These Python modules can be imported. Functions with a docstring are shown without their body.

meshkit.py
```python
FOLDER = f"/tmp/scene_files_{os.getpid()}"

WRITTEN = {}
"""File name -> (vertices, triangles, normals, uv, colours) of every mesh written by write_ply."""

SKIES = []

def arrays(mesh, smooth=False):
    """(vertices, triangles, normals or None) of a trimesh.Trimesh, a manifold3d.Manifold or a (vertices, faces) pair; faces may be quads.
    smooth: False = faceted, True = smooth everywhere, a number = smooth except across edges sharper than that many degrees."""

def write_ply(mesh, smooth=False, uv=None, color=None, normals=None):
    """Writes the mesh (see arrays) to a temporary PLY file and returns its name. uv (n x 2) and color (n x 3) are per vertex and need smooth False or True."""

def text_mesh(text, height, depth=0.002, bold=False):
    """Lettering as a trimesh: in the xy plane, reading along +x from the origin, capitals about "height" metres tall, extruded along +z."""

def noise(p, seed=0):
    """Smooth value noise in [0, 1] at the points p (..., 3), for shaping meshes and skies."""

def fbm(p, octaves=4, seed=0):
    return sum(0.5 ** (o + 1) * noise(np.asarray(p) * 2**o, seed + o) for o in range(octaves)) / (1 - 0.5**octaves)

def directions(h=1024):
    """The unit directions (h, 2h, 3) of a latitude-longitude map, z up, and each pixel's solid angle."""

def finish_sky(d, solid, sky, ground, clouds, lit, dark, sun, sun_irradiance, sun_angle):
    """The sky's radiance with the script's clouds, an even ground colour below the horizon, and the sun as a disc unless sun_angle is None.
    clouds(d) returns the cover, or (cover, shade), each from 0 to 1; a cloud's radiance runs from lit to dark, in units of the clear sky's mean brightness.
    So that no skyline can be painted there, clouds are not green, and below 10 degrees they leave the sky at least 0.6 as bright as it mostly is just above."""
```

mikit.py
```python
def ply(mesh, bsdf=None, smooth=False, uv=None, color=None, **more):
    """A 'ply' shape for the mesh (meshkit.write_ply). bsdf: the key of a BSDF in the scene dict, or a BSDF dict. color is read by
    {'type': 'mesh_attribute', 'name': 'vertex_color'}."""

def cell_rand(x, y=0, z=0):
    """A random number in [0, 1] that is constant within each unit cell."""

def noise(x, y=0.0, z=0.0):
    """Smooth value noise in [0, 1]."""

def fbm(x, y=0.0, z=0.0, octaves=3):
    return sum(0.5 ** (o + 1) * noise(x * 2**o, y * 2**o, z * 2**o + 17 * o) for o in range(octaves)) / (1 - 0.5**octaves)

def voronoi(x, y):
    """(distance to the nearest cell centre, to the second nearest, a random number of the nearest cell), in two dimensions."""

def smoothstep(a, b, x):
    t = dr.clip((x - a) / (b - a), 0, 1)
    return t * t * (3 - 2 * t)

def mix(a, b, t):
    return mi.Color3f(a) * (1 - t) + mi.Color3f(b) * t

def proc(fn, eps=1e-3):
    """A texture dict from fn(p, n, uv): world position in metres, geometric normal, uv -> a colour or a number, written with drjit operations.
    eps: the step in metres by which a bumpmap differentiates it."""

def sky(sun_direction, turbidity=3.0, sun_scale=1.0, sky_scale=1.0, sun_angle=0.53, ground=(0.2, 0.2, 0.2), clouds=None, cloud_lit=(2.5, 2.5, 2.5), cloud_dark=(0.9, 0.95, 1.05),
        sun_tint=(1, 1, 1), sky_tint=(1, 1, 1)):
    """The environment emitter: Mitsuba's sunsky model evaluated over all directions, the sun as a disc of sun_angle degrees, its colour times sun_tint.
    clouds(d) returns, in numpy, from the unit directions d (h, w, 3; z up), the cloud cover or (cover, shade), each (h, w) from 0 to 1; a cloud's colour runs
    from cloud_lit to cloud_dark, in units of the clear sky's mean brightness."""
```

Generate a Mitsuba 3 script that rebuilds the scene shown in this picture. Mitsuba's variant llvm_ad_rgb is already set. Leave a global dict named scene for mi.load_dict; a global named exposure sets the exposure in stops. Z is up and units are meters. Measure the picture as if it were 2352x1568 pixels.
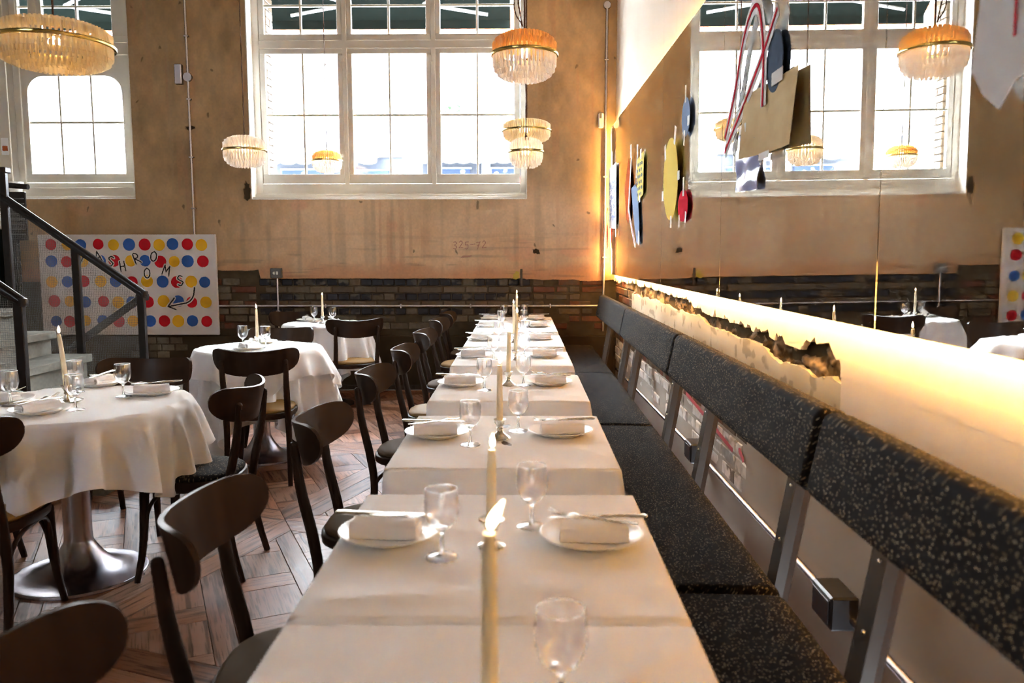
import math, random
import numpy as np
import trimesh
import mitsuba as mi
import drjit as dr
import mikit, meshkit
from mikit import proc, noise, fbm, voronoi, cell_rand, smoothstep, mix
from scipy.spatial import ConvexHull
from shapely.geometry import Polygon, box as sbox, LineString
from shapely import affinity
from shapely.ops import unary_union

T = mi.ScalarTransform4f
rng = np.random.default_rng(7)
scene, labels = {}, {}

# ------------------------------------------------------------------ camera, sky, exposure
CAMZ = 1.37
F_PX, PITCH, YAW, ROLL = 1835.5, 0.1085, 0.0130, -0.0011
_f = np.array([-math.sin(YAW) * math.cos(PITCH), math.cos(YAW) * math.cos(PITCH), -math.sin(PITCH)])
_r = np.cross(_f, [0, 0, 1]); _r /= np.linalg.norm(_r)
_u = np.cross(_r, _f)
_u2 = -_r * math.sin(ROLL) + _u * math.cos(ROLL)
scene['camera'] = dict(
    type='thinlens', fov=2 * math.degrees(math.atan(1176 / F_PX)), fov_axis='x',
    to_world=T().look_at(origin=[0, 0, CAMZ], target=[float(x) for x in _f + [0, 0, CAMZ]], up=[float(x) for x in _u2]),
    aperture_radius=0.0040, focus_distance=4.8, near_clip=0.02, far_clip=500.0)
SKY = 7.8
scene['sky'] = mikit.sky([0.35, -0.6, 0.75], turbidity=4.0, sun_scale=0.0, sky_scale=SKY, ground=(0.3, 0.3, 0.3),
                         clouds=lambda d: (np.full(d.shape[:2], 1.0), 0.35 * meshkit.fbm(d.reshape(-1, 3) * 2.5, 3, 5).reshape(d.shape[:2])),
                         cloud_lit=(2.05, 2.36, 2.72), cloud_dark=(1.2, 1.36, 1.6))
exposure = 6.0
LED_RGB = (1.0, 0.545, 0.165)
LED_POWER = 2.35
BULB_POWER = 0.6
FLAME_POWER = 1.0

YW = 8.05          # inner face of the back wall
XR, KR = 0.918, 0.0075   # right wall face at the corner and its slight turn


def xr(y, off=0.0):
    return XR - KR * (y - YW) + off


# ------------------------------------------------------------------ mesh helpers
def TM(v, f):
    return trimesh.Trimesh(np.asarray(v, float), np.asarray(f, int), process=False)


def cat(ms):
    return trimesh.util.concatenate([m for m in ms])


_cb = np.array([[sx, sy, sz] for sx in (-1, 1) for sy in (-1, 1) for sz in (-1, 1)], float)
_cv, _ce = [], []
for s_ in _cb:
    for k_ in range(3):
        _cv.append(s_); e_ = -s_.copy(); e_[k_] = 0; _ce.append(e_)
_cv, _ce = np.array(_cv), np.array(_ce)
_h = ConvexHull(_cv + 0.2 * _ce)
_cf = _h.simplices.copy()
_p = _cv + 0.2 * _ce
for i_, t_ in enumerate(_cf):
    n_ = np.cross(_p[t_[1]] - _p[t_[0]], _p[t_[2]] - _p[t_[0]])
    if n_ @ _p[t_].mean(0) < 0:
        _cf[i_] = t_[::-1]


def box(lo, hi, b=0.0):
    lo, hi = np.minimum(lo, hi).astype(float), np.maximum(lo, hi).astype(float)
    if b <= 0:
        return trimesh.creation.box(bounds=[lo, hi])
    c, h = (lo + hi) / 2, (hi - lo) / 2
    b = min(b, 0.45 * h.min())
    return TM(c + _cv * h + _ce * b, _cf)


def move(m, x=0, y=0, z=0, rz=0.0, rx=0.0, ry=0.0):
    m = m.copy()
    v = m.vertices
    for a, ax in ((rx, 0), (ry, 1), (rz, 2)):
        if a:
            c, s = math.cos(a), math.sin(a)
            i, j = [(1, 2), (2, 0), (0, 1)][ax]
            vi, vj = v[:, i].copy(), v[:, j].copy()
            v = v.copy(); v[:, i] = c * vi - s * vj; v[:, j] = s * vi + c * vj
    m.vertices = v + [x, y, z]
    return m


def lathe(prof, n=32, close=True):
    prof = np.asarray(prof, float)
    a = np.arange(n) * 2 * np.pi / n
    k = len(prof)
    v = np.stack([prof[:, None, 0] * np.cos(a), prof[:, None, 0] * np.sin(a), np.repeat(prof[:, 1:2], n, 1)], -1).reshape(-1, 3)
    f = []
    for i in range(k - 1):
        for j in range(n):
            p, q = i * n + j, i * n + (j + 1) % n
            f += [[p, q, q + n], [p, q + n, p + n]]
    m = trimesh.Trimesh(v, f, process=True)
    m.update_faces(m.nondegenerate_faces())
    return m


def tube(path, r, n=10, caps=True):
    p = np.asarray(path, float)
    r = np.broadcast_to(r, (len(p),)).astype(float)
    t = np.gradient(p, axis=0); t /= np.linalg.norm(t, axis=1, keepdims=True) + 1e-12
    a = np.cross(t[0], [0, 0, 1.0] if abs(t[0][2]) < 0.9 else [1.0, 0, 0]); a /= np.linalg.norm(a)
    A = [a]
    for i in range(1, len(p)):
        b = A[-1] - t[i] * (A[-1] @ t[i]); A.append(b / np.linalg.norm(b))
    A = np.array(A); B = np.cross(t, A)
    ang = np.arange(n) * 2 * np.pi / n
    v = p[:, None] + r[:, None, None] * (np.cos(ang)[None, :, None] * A[:, None] + np.sin(ang)[None, :, None] * B[:, None])
    v = v.reshape(-1, 3)
    f = []
    for i in range(len(p) - 1):
        for j in range(n):
            q, w = i * n + j, i * n + (j + 1) % n
            f += [[q, w, w + n], [q, w + n, q + n]]
    if caps:
        v = np.vstack([v, p[0], p[-1]])
        c0, c1 = len(v) - 2, len(v) - 1
        e = (len(p) - 1) * n
        for j in range(n):
            f += [[c0, (j + 1) % n, j], [c1, e + j, e + (j + 1) % n]]
    return TM(v, f)


def bez(pts, n=12):
    """Catmull-Rom through the points."""
    P = np.asarray(pts, float)
    P = np.vstack([2 * P[0] - P[1], P, 2 * P[-1] - P[-2]])
    out = []
    for i in range(1, len(P) - 2):
        for t in np.linspace(0, 1, n, endpoint=False):
            a, b, c, d = P[i - 1:i + 3]
            out.append(0.5 * (2 * b + (c - a) * t + (2 * a - 5 * b + 4 * c - d) * t * t + (3 * b - a - 3 * c + d) * t ** 3))
    out.append(P[-2])
    return np.array(out)


def extr(poly, h):
    """Shapely polygon in XY extruded from z=0 to h."""
    ps = [poly] if poly.geom_type == 'Polygon' else list(poly.geoms)
    return cat([trimesh.creation.extrude_polygon(q, h) for q in ps if q.area > 1e-8])


def stand_y(m):
    """(x, y, z) extrusion -> x stays, y becomes z up, thickness towards -y (faces the camera)."""
    v = m.vertices
    return TM(np.stack([v[:, 0], -v[:, 2], v[:, 1]], 1), m.faces)


def stand_x(m):
    """For the right wall: poly x = world y, poly y = world z, thickness towards -x."""
    v = m.vertices
    return TM(np.stack([-v[:, 2], v[:, 0], v[:, 1]], 1), m.faces[:, ::-1])


def grid_mesh(P, wrap=False):
    n, m = P.shape[:2]
    idx = np.arange(n * m).reshape(n, m)
    if wrap:
        idx = np.concatenate([idx, idx[:, :1]], 1)
    a, b, c, d = idx[:-1, :-1], idx[1:, :-1], idx[1:, 1:], idx[:-1, 1:]
    f = np.concatenate([np.stack([a, b, c], -1).reshape(-1, 3), np.stack([a, c, d], -1).reshape(-1, 3)])
    return TM(P.reshape(-1, 3), f)


def thicken(P, t):
    """An open grid given a thickness along its normals, closed at the rim."""
    m = grid_mesh(P)
    nrm = np.array(trimesh.Trimesh(m.vertices, m.faces, process=False).vertex_normals)
    n, k = P.shape[:2]
    v = np.vstack([m.vertices + nrm * t / 2, m.vertices - nrm * t / 2])
    N = n * k
    idx = np.arange(N).reshape(n, k)
    rim = np.concatenate([idx[0, :], idx[1:, -1], idx[-1, -2::-1], idx[-2:0:-1, 0]])
    r2 = np.roll(rim, -1)
    f = np.vstack([m.faces, m.faces[:, ::-1] + N, np.stack([r2, rim, rim + N], 1), np.stack([r2, rim + N, r2 + N], 1)])
    return TM(v, f)


# ------------------------------------------------------------------ scene helpers
_used = {}


def num(name, parent=None):
    base = f'{parent}__{name}' if parent else name
    k = _used.get(base, -1) + 1
    _used[base] = k
    return base if k == 0 else f'{base}_{k:03d}'


def P(mesh, bsdf, smooth=False, **kw):
    return mikit.ply(mesh, bsdf, smooth, **kw)


def put(name, ply, parent=None, to=None, label=None, kind=None):
    key = num(name, parent)
    d = dict(ply)
    if to is not None:
        d['to_world'] = to
    scene[key] = d
    if label or kind:
        labels[key] = {}
        if label:
            labels[key]['label'] = label
        if kind:
            labels[key]['kind'] = kind
    return key


def thing(name, label, cat_, group=None):
    key = num(name)
    labels[key] = {'label': label, 'category': cat_}
    if group:
        labels[key]['group'] = group
    return key


def solo(name, ply, label, cat_, group=None, to=None):
    key = thing(name, label, cat_, group)
    d = dict(ply)
    if to is not None:
        d['to_world'] = to
    scene[key] = d
    return key


def struct(name, ply=None, label=None):
    if ply is not None:
        scene[name] = ply
    labels[name] = {'kind': 'structure'}
    if label:
        labels[name]['label'] = label
    return name


def place(proto, key, to):
    """proto: list of (path, ply[, label]); copies with one transform."""
    for it in proto:
        put(it[0], it[1], key if '__' not in it[0] else key, to, it[2] if len(it) > 2 else None)


def at(x, y, z=0.0, rz=0.0):
    return T().translate([x, y, z]).rotate([0, 0, 1], rz)


# ------------------------------------------------------------------ materials
def C(*c):
    return {'type': 'rgb', 'value': list(c)}


def prin(col, rough=0.5, **k):
    d = {'type': 'principled', 'base_color': col if isinstance(col, dict) else C(*col), 'roughness': rough}
    d.update(k)
    return {'type': 'twosided', 'bsdf': d}


def diff(col):
    return {'type': 'twosided', 'bsdf': {'type': 'diffuse', 'reflectance': col if isinstance(col, dict) else C(*col)}}


def bump(inner, fn, scale, eps=1e-3):
    return {'type': 'twosided', 'bsdf': {'type': 'bumpmap', 'arbitrary': proc(fn, eps), 'scale': scale, 'bsdf': inner}}


def f_plaster(p, n, uv):
    a = fbm(p.x * 1.3, p.z * 1.1, p.y * 1.3, 4)
    b = fbm(p.x * 9 + 3, p.z * 5, p.y * 9, 3)
    streak = fbm(p.x * 16 + p.y * 16, p.z * 0.7, 3.0, 2)
    fine = noise(p.x * 70, p.z * 60, p.y * 70)
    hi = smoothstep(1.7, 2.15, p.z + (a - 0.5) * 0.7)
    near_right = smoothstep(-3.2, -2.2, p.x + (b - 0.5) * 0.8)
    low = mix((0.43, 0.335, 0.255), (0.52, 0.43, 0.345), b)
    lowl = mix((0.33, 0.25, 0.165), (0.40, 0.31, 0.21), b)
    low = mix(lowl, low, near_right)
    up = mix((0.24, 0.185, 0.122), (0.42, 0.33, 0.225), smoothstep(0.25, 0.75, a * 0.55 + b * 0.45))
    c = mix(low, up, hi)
    c = mix(c, mi.Color3f(0.30, 0.25, 0.20), smoothstep(0.58, 0.8, streak) * 0.45)
    c = mix(c, mi.Color3f(0.24, 0.185, 0.13), smoothstep(0.55, 0.78, a) * 0.35)
    c = mix(c, mi.Color3f(0.47, 0.29, 0.22), smoothstep(0.66, 0.78, fbm(p.x * 3.1 + 9, p.z * 4.3 + 2, p.y, 3)) * 0.5 * (1 - hi))
    # reddish undercoat bared just above the broken lower edge
    edge = smoothstep(1.32, 1.17, p.z + (fbm(p.x * 4, p.z * 5, 1.0, 3) - 0.5) * 0.22)
    c = mix(c, mix((0.36, 0.20, 0.13), (0.42, 0.27, 0.18), b), edge * 0.85)
    vh = voronoi(p.x * 2.3 + p.y + 0.9 * a, p.z * 2.1 + 0.7 * b)
    holes = smoothstep(0.045, 0.02, vh[0]) * smoothstep(0.45, 0.55, vh[2])
    c = mix(c, mi.Color3f(0.11, 0.08, 0.05), holes * 0.75)
    sc = smoothstep(0.60, 0.74, fbm(p.x * 2.2, p.z * 26.0, 11.0, 3)) * smoothstep(1.75, 1.25, p.z)
    c = mix(c, c * 0.62, sc * 0.55)
    drip = smoothstep(0.70, 0.82, noise(p.x * 26.0, p.z * 1.3, 5.0)) * smoothstep(0.4, 0.7, noise(p.x * 3.0, p.z * 2.0, 9.0))
    c = mix(c, mi.Color3f(0.34, 0.20, 0.13), drip * 0.35)
    return c * (0.9 + 0.2 * fine) * mi.Color3f(1.30, 1.13, 0.90)


def f_rwall(p, n, uv):
    a = fbm(p.y * 1.1, p.z * 1.6, 1.0, 3)
    s = fbm(p.y * 14, p.z * 1.0, 2.0, 2)
    c = mix((0.66, 0.57, 0.47), (0.76, 0.68, 0.58), a)
    return mix(c, mi.Color3f(0.55, 0.45, 0.35), smoothstep(0.55, 0.9, s) * 0.10)


def f_rskim(p, n, uv):
    a = fbm(p.y * 3, p.z * 6, 1.0, 4)
    b = fbm(p.y * 15, p.z * 20, 4.0, 2)
    c = mix((0.42, 0.36, 0.26), (0.60, 0.54, 0.42), a)
    c = mix(c, mi.Color3f(0.22, 0.18, 0.12), smoothstep(0.62, 0.75, b) * 0.6)
    return mix(c, mi.Color3f(0.72, 0.68, 0.62), smoothstep(0.62, 0.5, p.z) * 0.6)


def f_paint(p, n, uv):
    a = fbm(p.x * 6, p.z * 6, p.y * 6, 3)
    return mix((0.56, 0.51, 0.42), (0.64, 0.59, 0.50), a)


def f_brick(p, n, uv):
    i = dr.floor(uv.y / 10.0)
    r = cell_rand(i, 3)
    r2 = cell_rand(i, 8)
    k = dr.floor(uv.x / 10.0)     # kind: 0 glazed dark, 1 buff, 2 red, 3 painted white, 4 pale rubble
    a = fbm(p.x * 40 + p.y * 40, p.z * 40, r * 50, 3)
    dark = mix((0.008, 0.009, 0.014), (0.022, 0.020, 0.024), r)
    buff = mix((0.075, 0.05, 0.03), (0.14, 0.098, 0.06), r)
    red = mix((0.11, 0.035, 0.02), (0.16, 0.062, 0.035), r)
    wht = mix((0.62, 0.58, 0.52), (0.74, 0.70, 0.64), r)
    rub = mix((0.10, 0.08, 0.052), (0.20, 0.165, 0.115), r)
    c = dr.select(k < 0.5, dark, dr.select(k < 1.5, buff, dr.select(k < 2.5, red, dr.select(k < 3.5, wht, rub))))
    smear = smoothstep(0.52, 0.62, fbm(p.x * 7 + p.y * 7, p.z * 9, 5.0, 4)) * (0.35 + 0.5 * r2)
    c = mix(c, mi.Color3f(0.10, 0.077, 0.048), smear)
    return c * (0.75 + 0.5 * a)


def f_mortar(p, n, uv):
    a = fbm(p.x * 11 + p.y * 11, p.z * 14, 2.0, 4)
    b = fbm(p.x * 2.3 + p.y * 2.3, p.z * 2.0, 7.0, 3)
    c = mix((0.045, 0.033, 0.02), (0.12, 0.092, 0.06), a)
    return mix(c, mi.Color3f(0.06, 0.045, 0.028), smoothstep(0.45, 0.7, b) * 0.6)


def f_floor(p, n, uv):
    i = dr.floor(uv.y / 10.0)
    v = uv.y - i * 10.0
    r, r2, r3 = cell_rand(i, 1), cell_rand(i, 5), cell_rand(i, 9)
    g = fbm(uv.x * 3.5 + r * 80, v * 55 + r2 * 30, r3 * 9, 3)
    g2 = noise(uv.x * 14 + r * 40, v * 260, r2 * 20)
    c = mix((0.11, 0.052, 0.030), (0.30, 0.175, 0.112), r)
    c = mix(c, mi.Color3f(0.24, 0.165, 0.125), smoothstep(0.7, 0.95, r2))
    c = mix(c, c * 0.45, smoothstep(0.5, 0.7, g))
    return mix(c, c * 0.62, smoothstep(0.55, 0.8, g2)) * mi.Color3f(1.12, 0.86, 0.72)


def f_floor_rough(p, n, uv):
    return 0.30 + 0.16 * fbm(p.x * 5, p.y * 5, 1.0, 3)


def f_fabric(p, n, uv):
    w = 0.7 * noise(uv.x * 25, uv.y * 25)
    d1 = voronoi(uv.x * 75 + w, uv.y * 130)
    fleck = smoothstep(0.30, 0.17, d1[0]) * smoothstep(0.22, 0.4, d1[2])
    c = mix((0.0035, 0.0035, 0.0045), (0.007, 0.0065, 0.007), noise(uv.x * 400, uv.y * 400))
    gold = mix((0.12, 0.08, 0.035), (0.34, 0.27, 0.16), smoothstep(0.35, 1.0, d1[2]))
    return mix(c, gold, fleck * 0.85)


def f_concrete(p, n, uv):
    a = fbm(p.x * 5, p.y * 5, p.z * 5, 4)
    b = noise(p.x * 60, p.y * 60, p.z * 60)
    return mix((0.13, 0.12, 0.095), (0.27, 0.255, 0.215), a) * (0.9 + 0.2 * b)


def f_wood(p, n, uv):
    g = fbm(p.x * 22, p.y * 22, p.z * 4, 3)
    return mix((0.015, 0.0085, 0.0055), (0.042, 0.024, 0.0145), g)


def f_post(p, n, uv):
    g = fbm(p.x * 60, p.y * 60, p.z * 5, 3)
    return mix((0.026, 0.017, 0.011), (0.065, 0.044, 0.028), g)


def f_cloth(p, n, uv):
    a = fbm(p.x * 3, p.y * 3, p.z * 3, 2)
    return mix((0.83, 0.82, 0.795), (0.88, 0.87, 0.845), a)


def f_tan(p, n, uv):
    a = fbm(p.y * 9, p.z * 14, 1.0, 4)
    return mix((0.60, 0.43, 0.22), (0.80, 0.64, 0.40), a)


def f_drawing(p, n, uv):
    a = noise(p.y * 30, p.z * 90)
    inside = smoothstep(1.66, 1.70, p.z) * smoothstep(2.08, 2.04, p.z)
    line = smoothstep(0.42, 0.6, a) * inside
    return mix(mi.Color3f(0.74, 0.76, 0.78), mi.Color3f(0.16, 0.22, 0.45), line * 0.75)


def f_facade(p, n, uv):
    row = dr.floor(p.z / 0.075)
    bx = p.x / 0.225 + 0.5 * (row - 2 * dr.floor(row / 2))
    joint = smoothstep(0.90, 0.97, p.z / 0.075 - row)
    r = cell_rand(dr.floor(bx), row)
    c = mix((0.64, 0.585, 0.52), (0.74, 0.69, 0.63), r)
    return mix(c, mi.Color3f(0.72, 0.69, 0.62), joint)


M = scene
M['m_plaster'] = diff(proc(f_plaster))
M['m_rwall'] = diff(proc(f_rwall))
M['m_rlow'] = diff(proc(lambda p, n, uv: mix((0.36, 0.305, 0.24), (0.48, 0.42, 0.345), fbm(p.y * 2.0, p.z * 3.0, 4.0, 4))))
M['m_rubble'] = diff(proc(lambda p, n, uv: mix((0.05, 0.034, 0.02), (0.33, 0.235, 0.15), smoothstep(0.3, 0.72, fbm(p.y * 13, p.z * 19, 1.0, 4)))))
M['m_redmark'] = diff((0.55, 0.14, 0.16))
M['m_rskim'] = diff(proc(f_rskim))
M['m_ceiling'] = diff((0.26, 0.215, 0.16))
M['m_paint'] = prin(proc(f_paint), 0.45)
M['m_reveal'] = prin((0.80, 0.79, 0.75), 0.5)
M['m_brick'] = prin(proc(f_brick), 0.5, specular=0.3)
M['m_mortar'] = diff(proc(f_mortar))
M['m_plinth'] = diff(proc(lambda p, n, uv: mix((0.045, 0.032, 0.019), (0.08, 0.058, 0.036), fbm(p.x * 3, p.z * 5, 1.0, 4))))
M['m_floor'] = prin(proc(f_floor), proc(f_floor_rough), specular=0.32)
M['m_chair'] = prin(proc(f_wood), 0.36, specular=0.13)
M['m_vinyl'] = prin((0.26, 0.145, 0.048), 0.6, specular=0.12)
M['m_vinyl_brown'] = prin((0.095, 0.063, 0.038), 0.7, specular=0.06)
M['m_fabric'] = prin(proc(f_fabric), 0.85, specular=0.15)
M['m_cloth'] = {'type': 'twosided', 'bsdf': {'type': 'diffuse', 'reflectance': proc(f_cloth)}}
M['m_china'] = prin((0.80, 0.79, 0.76), 0.26, specular=0.3)
M['m_silver'] = {'type': 'twosided', 'bsdf': {'type': 'roughconductor', 'material': 'Ag', 'alpha': 0.10, 'specular_reflectance': C(0.9, 0.88, 0.84)}}
M['m_steel'] = {'type': 'twosided', 'bsdf': {'type': 'roughconductor', 'material': 'Cr', 'alpha': 0.16, 'specular_reflectance': C(1.0, 0.99, 0.96)}}
M['m_galv'] = {'type': 'twosided', 'bsdf': {'type': 'roughconductor', 'material': 'Cr', 'alpha': 0.28, 'specular_reflectance': C(0.9, 0.88, 0.84)}}
M['m_brass'] = {'type': 'twosided', 'bsdf': {'type': 'roughconductor', 'material': 'Au', 'alpha': 0.09, 'specular_reflectance': C(0.72, 0.66, 0.55)}}
M['m_glass'] = {'type': 'dielectric', 'int_ior': 1.5, 'ext_ior': 1.0}
M['m_rim'] = {'type': 'roughdielectric', 'int_ior': 1.5, 'ext_ior': 1.0, 'alpha': 0.12}
M['m_bowl'] = {'type': 'blendbsdf', 'weight': 0.10, 'a': {'type': 'thindielectric', 'int_ior': 1.5}, 'b': {'type': 'twosided', 'bsdf': {'type': 'roughconductor', 'material': 'none', 'alpha': 0.06}}}
M['m_stem'] = {'type': 'blendbsdf', 'weight': 0.18, 'a': {'type': 'dielectric', 'int_ior': 1.5, 'ext_ior': 1.0}, 'b': {'type': 'twosided', 'bsdf': {'type': 'roughconductor', 'material': 'none', 'alpha': 0.08}}}
M['m_pane'] = {'type': 'thindielectric', 'int_ior': 1.5}
M['m_wax'] = prin((0.90, 0.80, 0.56), 0.45)
M['m_black'] = prin((0.012, 0.010, 0.010), 0.35)
M['m_blackmetal'] = prin((0.016, 0.013, 0.012), 0.30, metallic=0.3)
M['m_rod_clear'] = {'type': 'principledthin', 'base_color': C(0.97, 0.95, 0.92), 'roughness': 0.18, 'diff_trans': 1.15, 'spec_trans': 0.12, 'eta': 1.5}
M['m_rod_champagne'] = {'type': 'principledthin', 'base_color': C(0.95, 0.86, 0.66), 'roughness': 0.18, 'diff_trans': 1.15, 'spec_trans': 0.12, 'eta': 1.5}
M['m_rod_amber'] = {'type': 'principledthin', 'base_color': C(0.94, 0.68, 0.34), 'roughness': 0.18, 'diff_trans': 1.15, 'spec_trans': 0.12, 'eta': 1.5}
M['m_cord'] = prin((0.10, 0.045, 0.025), 0.7)
M['m_mirror'] = {'type': 'twosided', 'bsdf': {'type': 'conductor', 'material': 'none', 'specular_reflectance': C(0.90, 0.90, 0.88)}}
M['m_post'] = prin(proc(f_post), 0.55)
M['m_steelpost'] = prin((0.10, 0.09, 0.08), 0.35, metallic=0.7)
M['m_concrete'] = diff(proc(f_concrete))
M['m_canvas'] = diff((0.72, 0.69, 0.66))
M['m_red'] = diff((0.55, 0.022, 0.03))
M['m_blue'] = diff((0.045, 0.12, 0.42))
M['m_yellow'] = diff((0.78, 0.46, 0.035))
M['m_ink'] = diff((0.02, 0.02, 0.022))
M['m_paper'] = diff((0.80, 0.80, 0.80))
M['m_tape'] = diff((0.86, 0.86, 0.84))
M['m_lemon'] = diff((0.80, 0.60, 0.16))
M['m_dotpaper'] = diff((0.72, 0.62, 0.22))
M['m_slate'] = diff((0.12, 0.16, 0.23))
M['m_paleblue'] = diff((0.22, 0.29, 0.42))
M['m_brickred'] = diff((0.40, 0.09, 0.035))
M['m_cherry'] = diff((0.62, 0.04, 0.06))
M['m_tan'] = diff(proc(f_tan))
M['m_drawing'] = diff(proc(f_drawing))
M['m_foil'] = prin((0.22, 0.27, 0.52), 0.18, clearcoat=1.0)
M['m_plastic'] = prin((0.72, 0.72, 0.70), 0.35)
M['m_greybox'] = prin((0.10, 0.10, 0.10), 0.45)
M['m_ghost'] = diff((0.40, 0.20, 0.14))
M['m_yellowmark'] = diff((0.46, 0.34, 0.06))
M['m_facade'] = diff(proc(f_facade))
M['m_stucco'] = diff((0.80, 0.79, 0.76))
M['m_greytrim'] = diff((0.075, 0.085, 0.10))
M['m_shopdark'] = prin((0.02, 0.022, 0.028), 0.5, specular=0.2)
M['m_farglass'] = prin((0.10, 0.11, 0.12), 0.2, specular=0.3)
M['m_awning'] = diff((0.006, 0.009, 0.008))
M['m_alu'] = prin((0.30, 0.31, 0.32), 0.4)
M['m_road'] = diff((0.20, 0.20, 0.20))
M['m_pave'] = diff((0.42, 0.40, 0.37))
M['m_leaf'] = diff((0.03, 0.07, 0.025))
M['m_coral'] = diff((0.30, 0.03, 0.02))
M['m_posterblue'] = diff((0.022, 0.03, 0.07))
M['m_skyblue'] = diff((0.35, 0.55, 0.62))
M['m_pink'] = diff((0.75, 0.45, 0.45))
M['m_dust'] = diff((0.16, 0.16, 0.15))


def emit(rgb, k, w=None):
    d = {'type': 'area', 'radiance': C(*[c * k for c in rgb])}
    if w is not None:
        d['sampling_weight'] = w
    return d

def pane(x0, x1, z0, z1, y, parent):
    v = np.array([[x0, y, z0], [x1, y, z0], [x1, y, z1], [x0, y, z1]])
    put('pane', P((v, np.array([[0, 1, 2], [0, 2, 3]])), 'm_pane'), parent)


# ------------------------------------------------------------------ setting: back wall
XL = -6.6
WIN2 = (-2.705, 0.046, 1.92, 4.55)
WIN1 = (-5.95, -3.865, 1.93, 4.55)
CEIL = 4.75


def ragged(xs, base, amp, seed, teeth=0.0):
    q = np.stack([xs * 3.0, xs * 0 + seed, xs * 0], 1)
    z = base + amp * (meshkit.fbm(q, 4, seed) - 0.5) * 2
    if teeth:
        q2 = np.stack([xs * 17.0, xs * 0 + seed, xs * 0], 1)
        z = z + teeth * np.maximum(0, meshkit.fbm(q2, 3, seed + 3) - 0.48)
    return z


xs = np.arange(XL, 0.93, 0.02)
base = np.where(xs < -2.66, 1.19, np.where(xs < 0.02, 1.128, 1.115))
amp = np.where(xs < -2.66, 0.05, np.where(xs < 0.02, 0.007, 0.03))
zb = ragged(xs, base, amp, 4)
zb = np.where(xs < -3.1, np.minimum(zb, 1.1), zb)
poly = Polygon([(x, z) for x, z in zip(xs, zb)] + [(0.93, CEIL), (XL, CEIL)]).buffer(0)
for w_ in (WIN1, WIN2):
    poly = poly.difference(sbox(w_[0], w_[2], w_[1], w_[3]))
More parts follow.
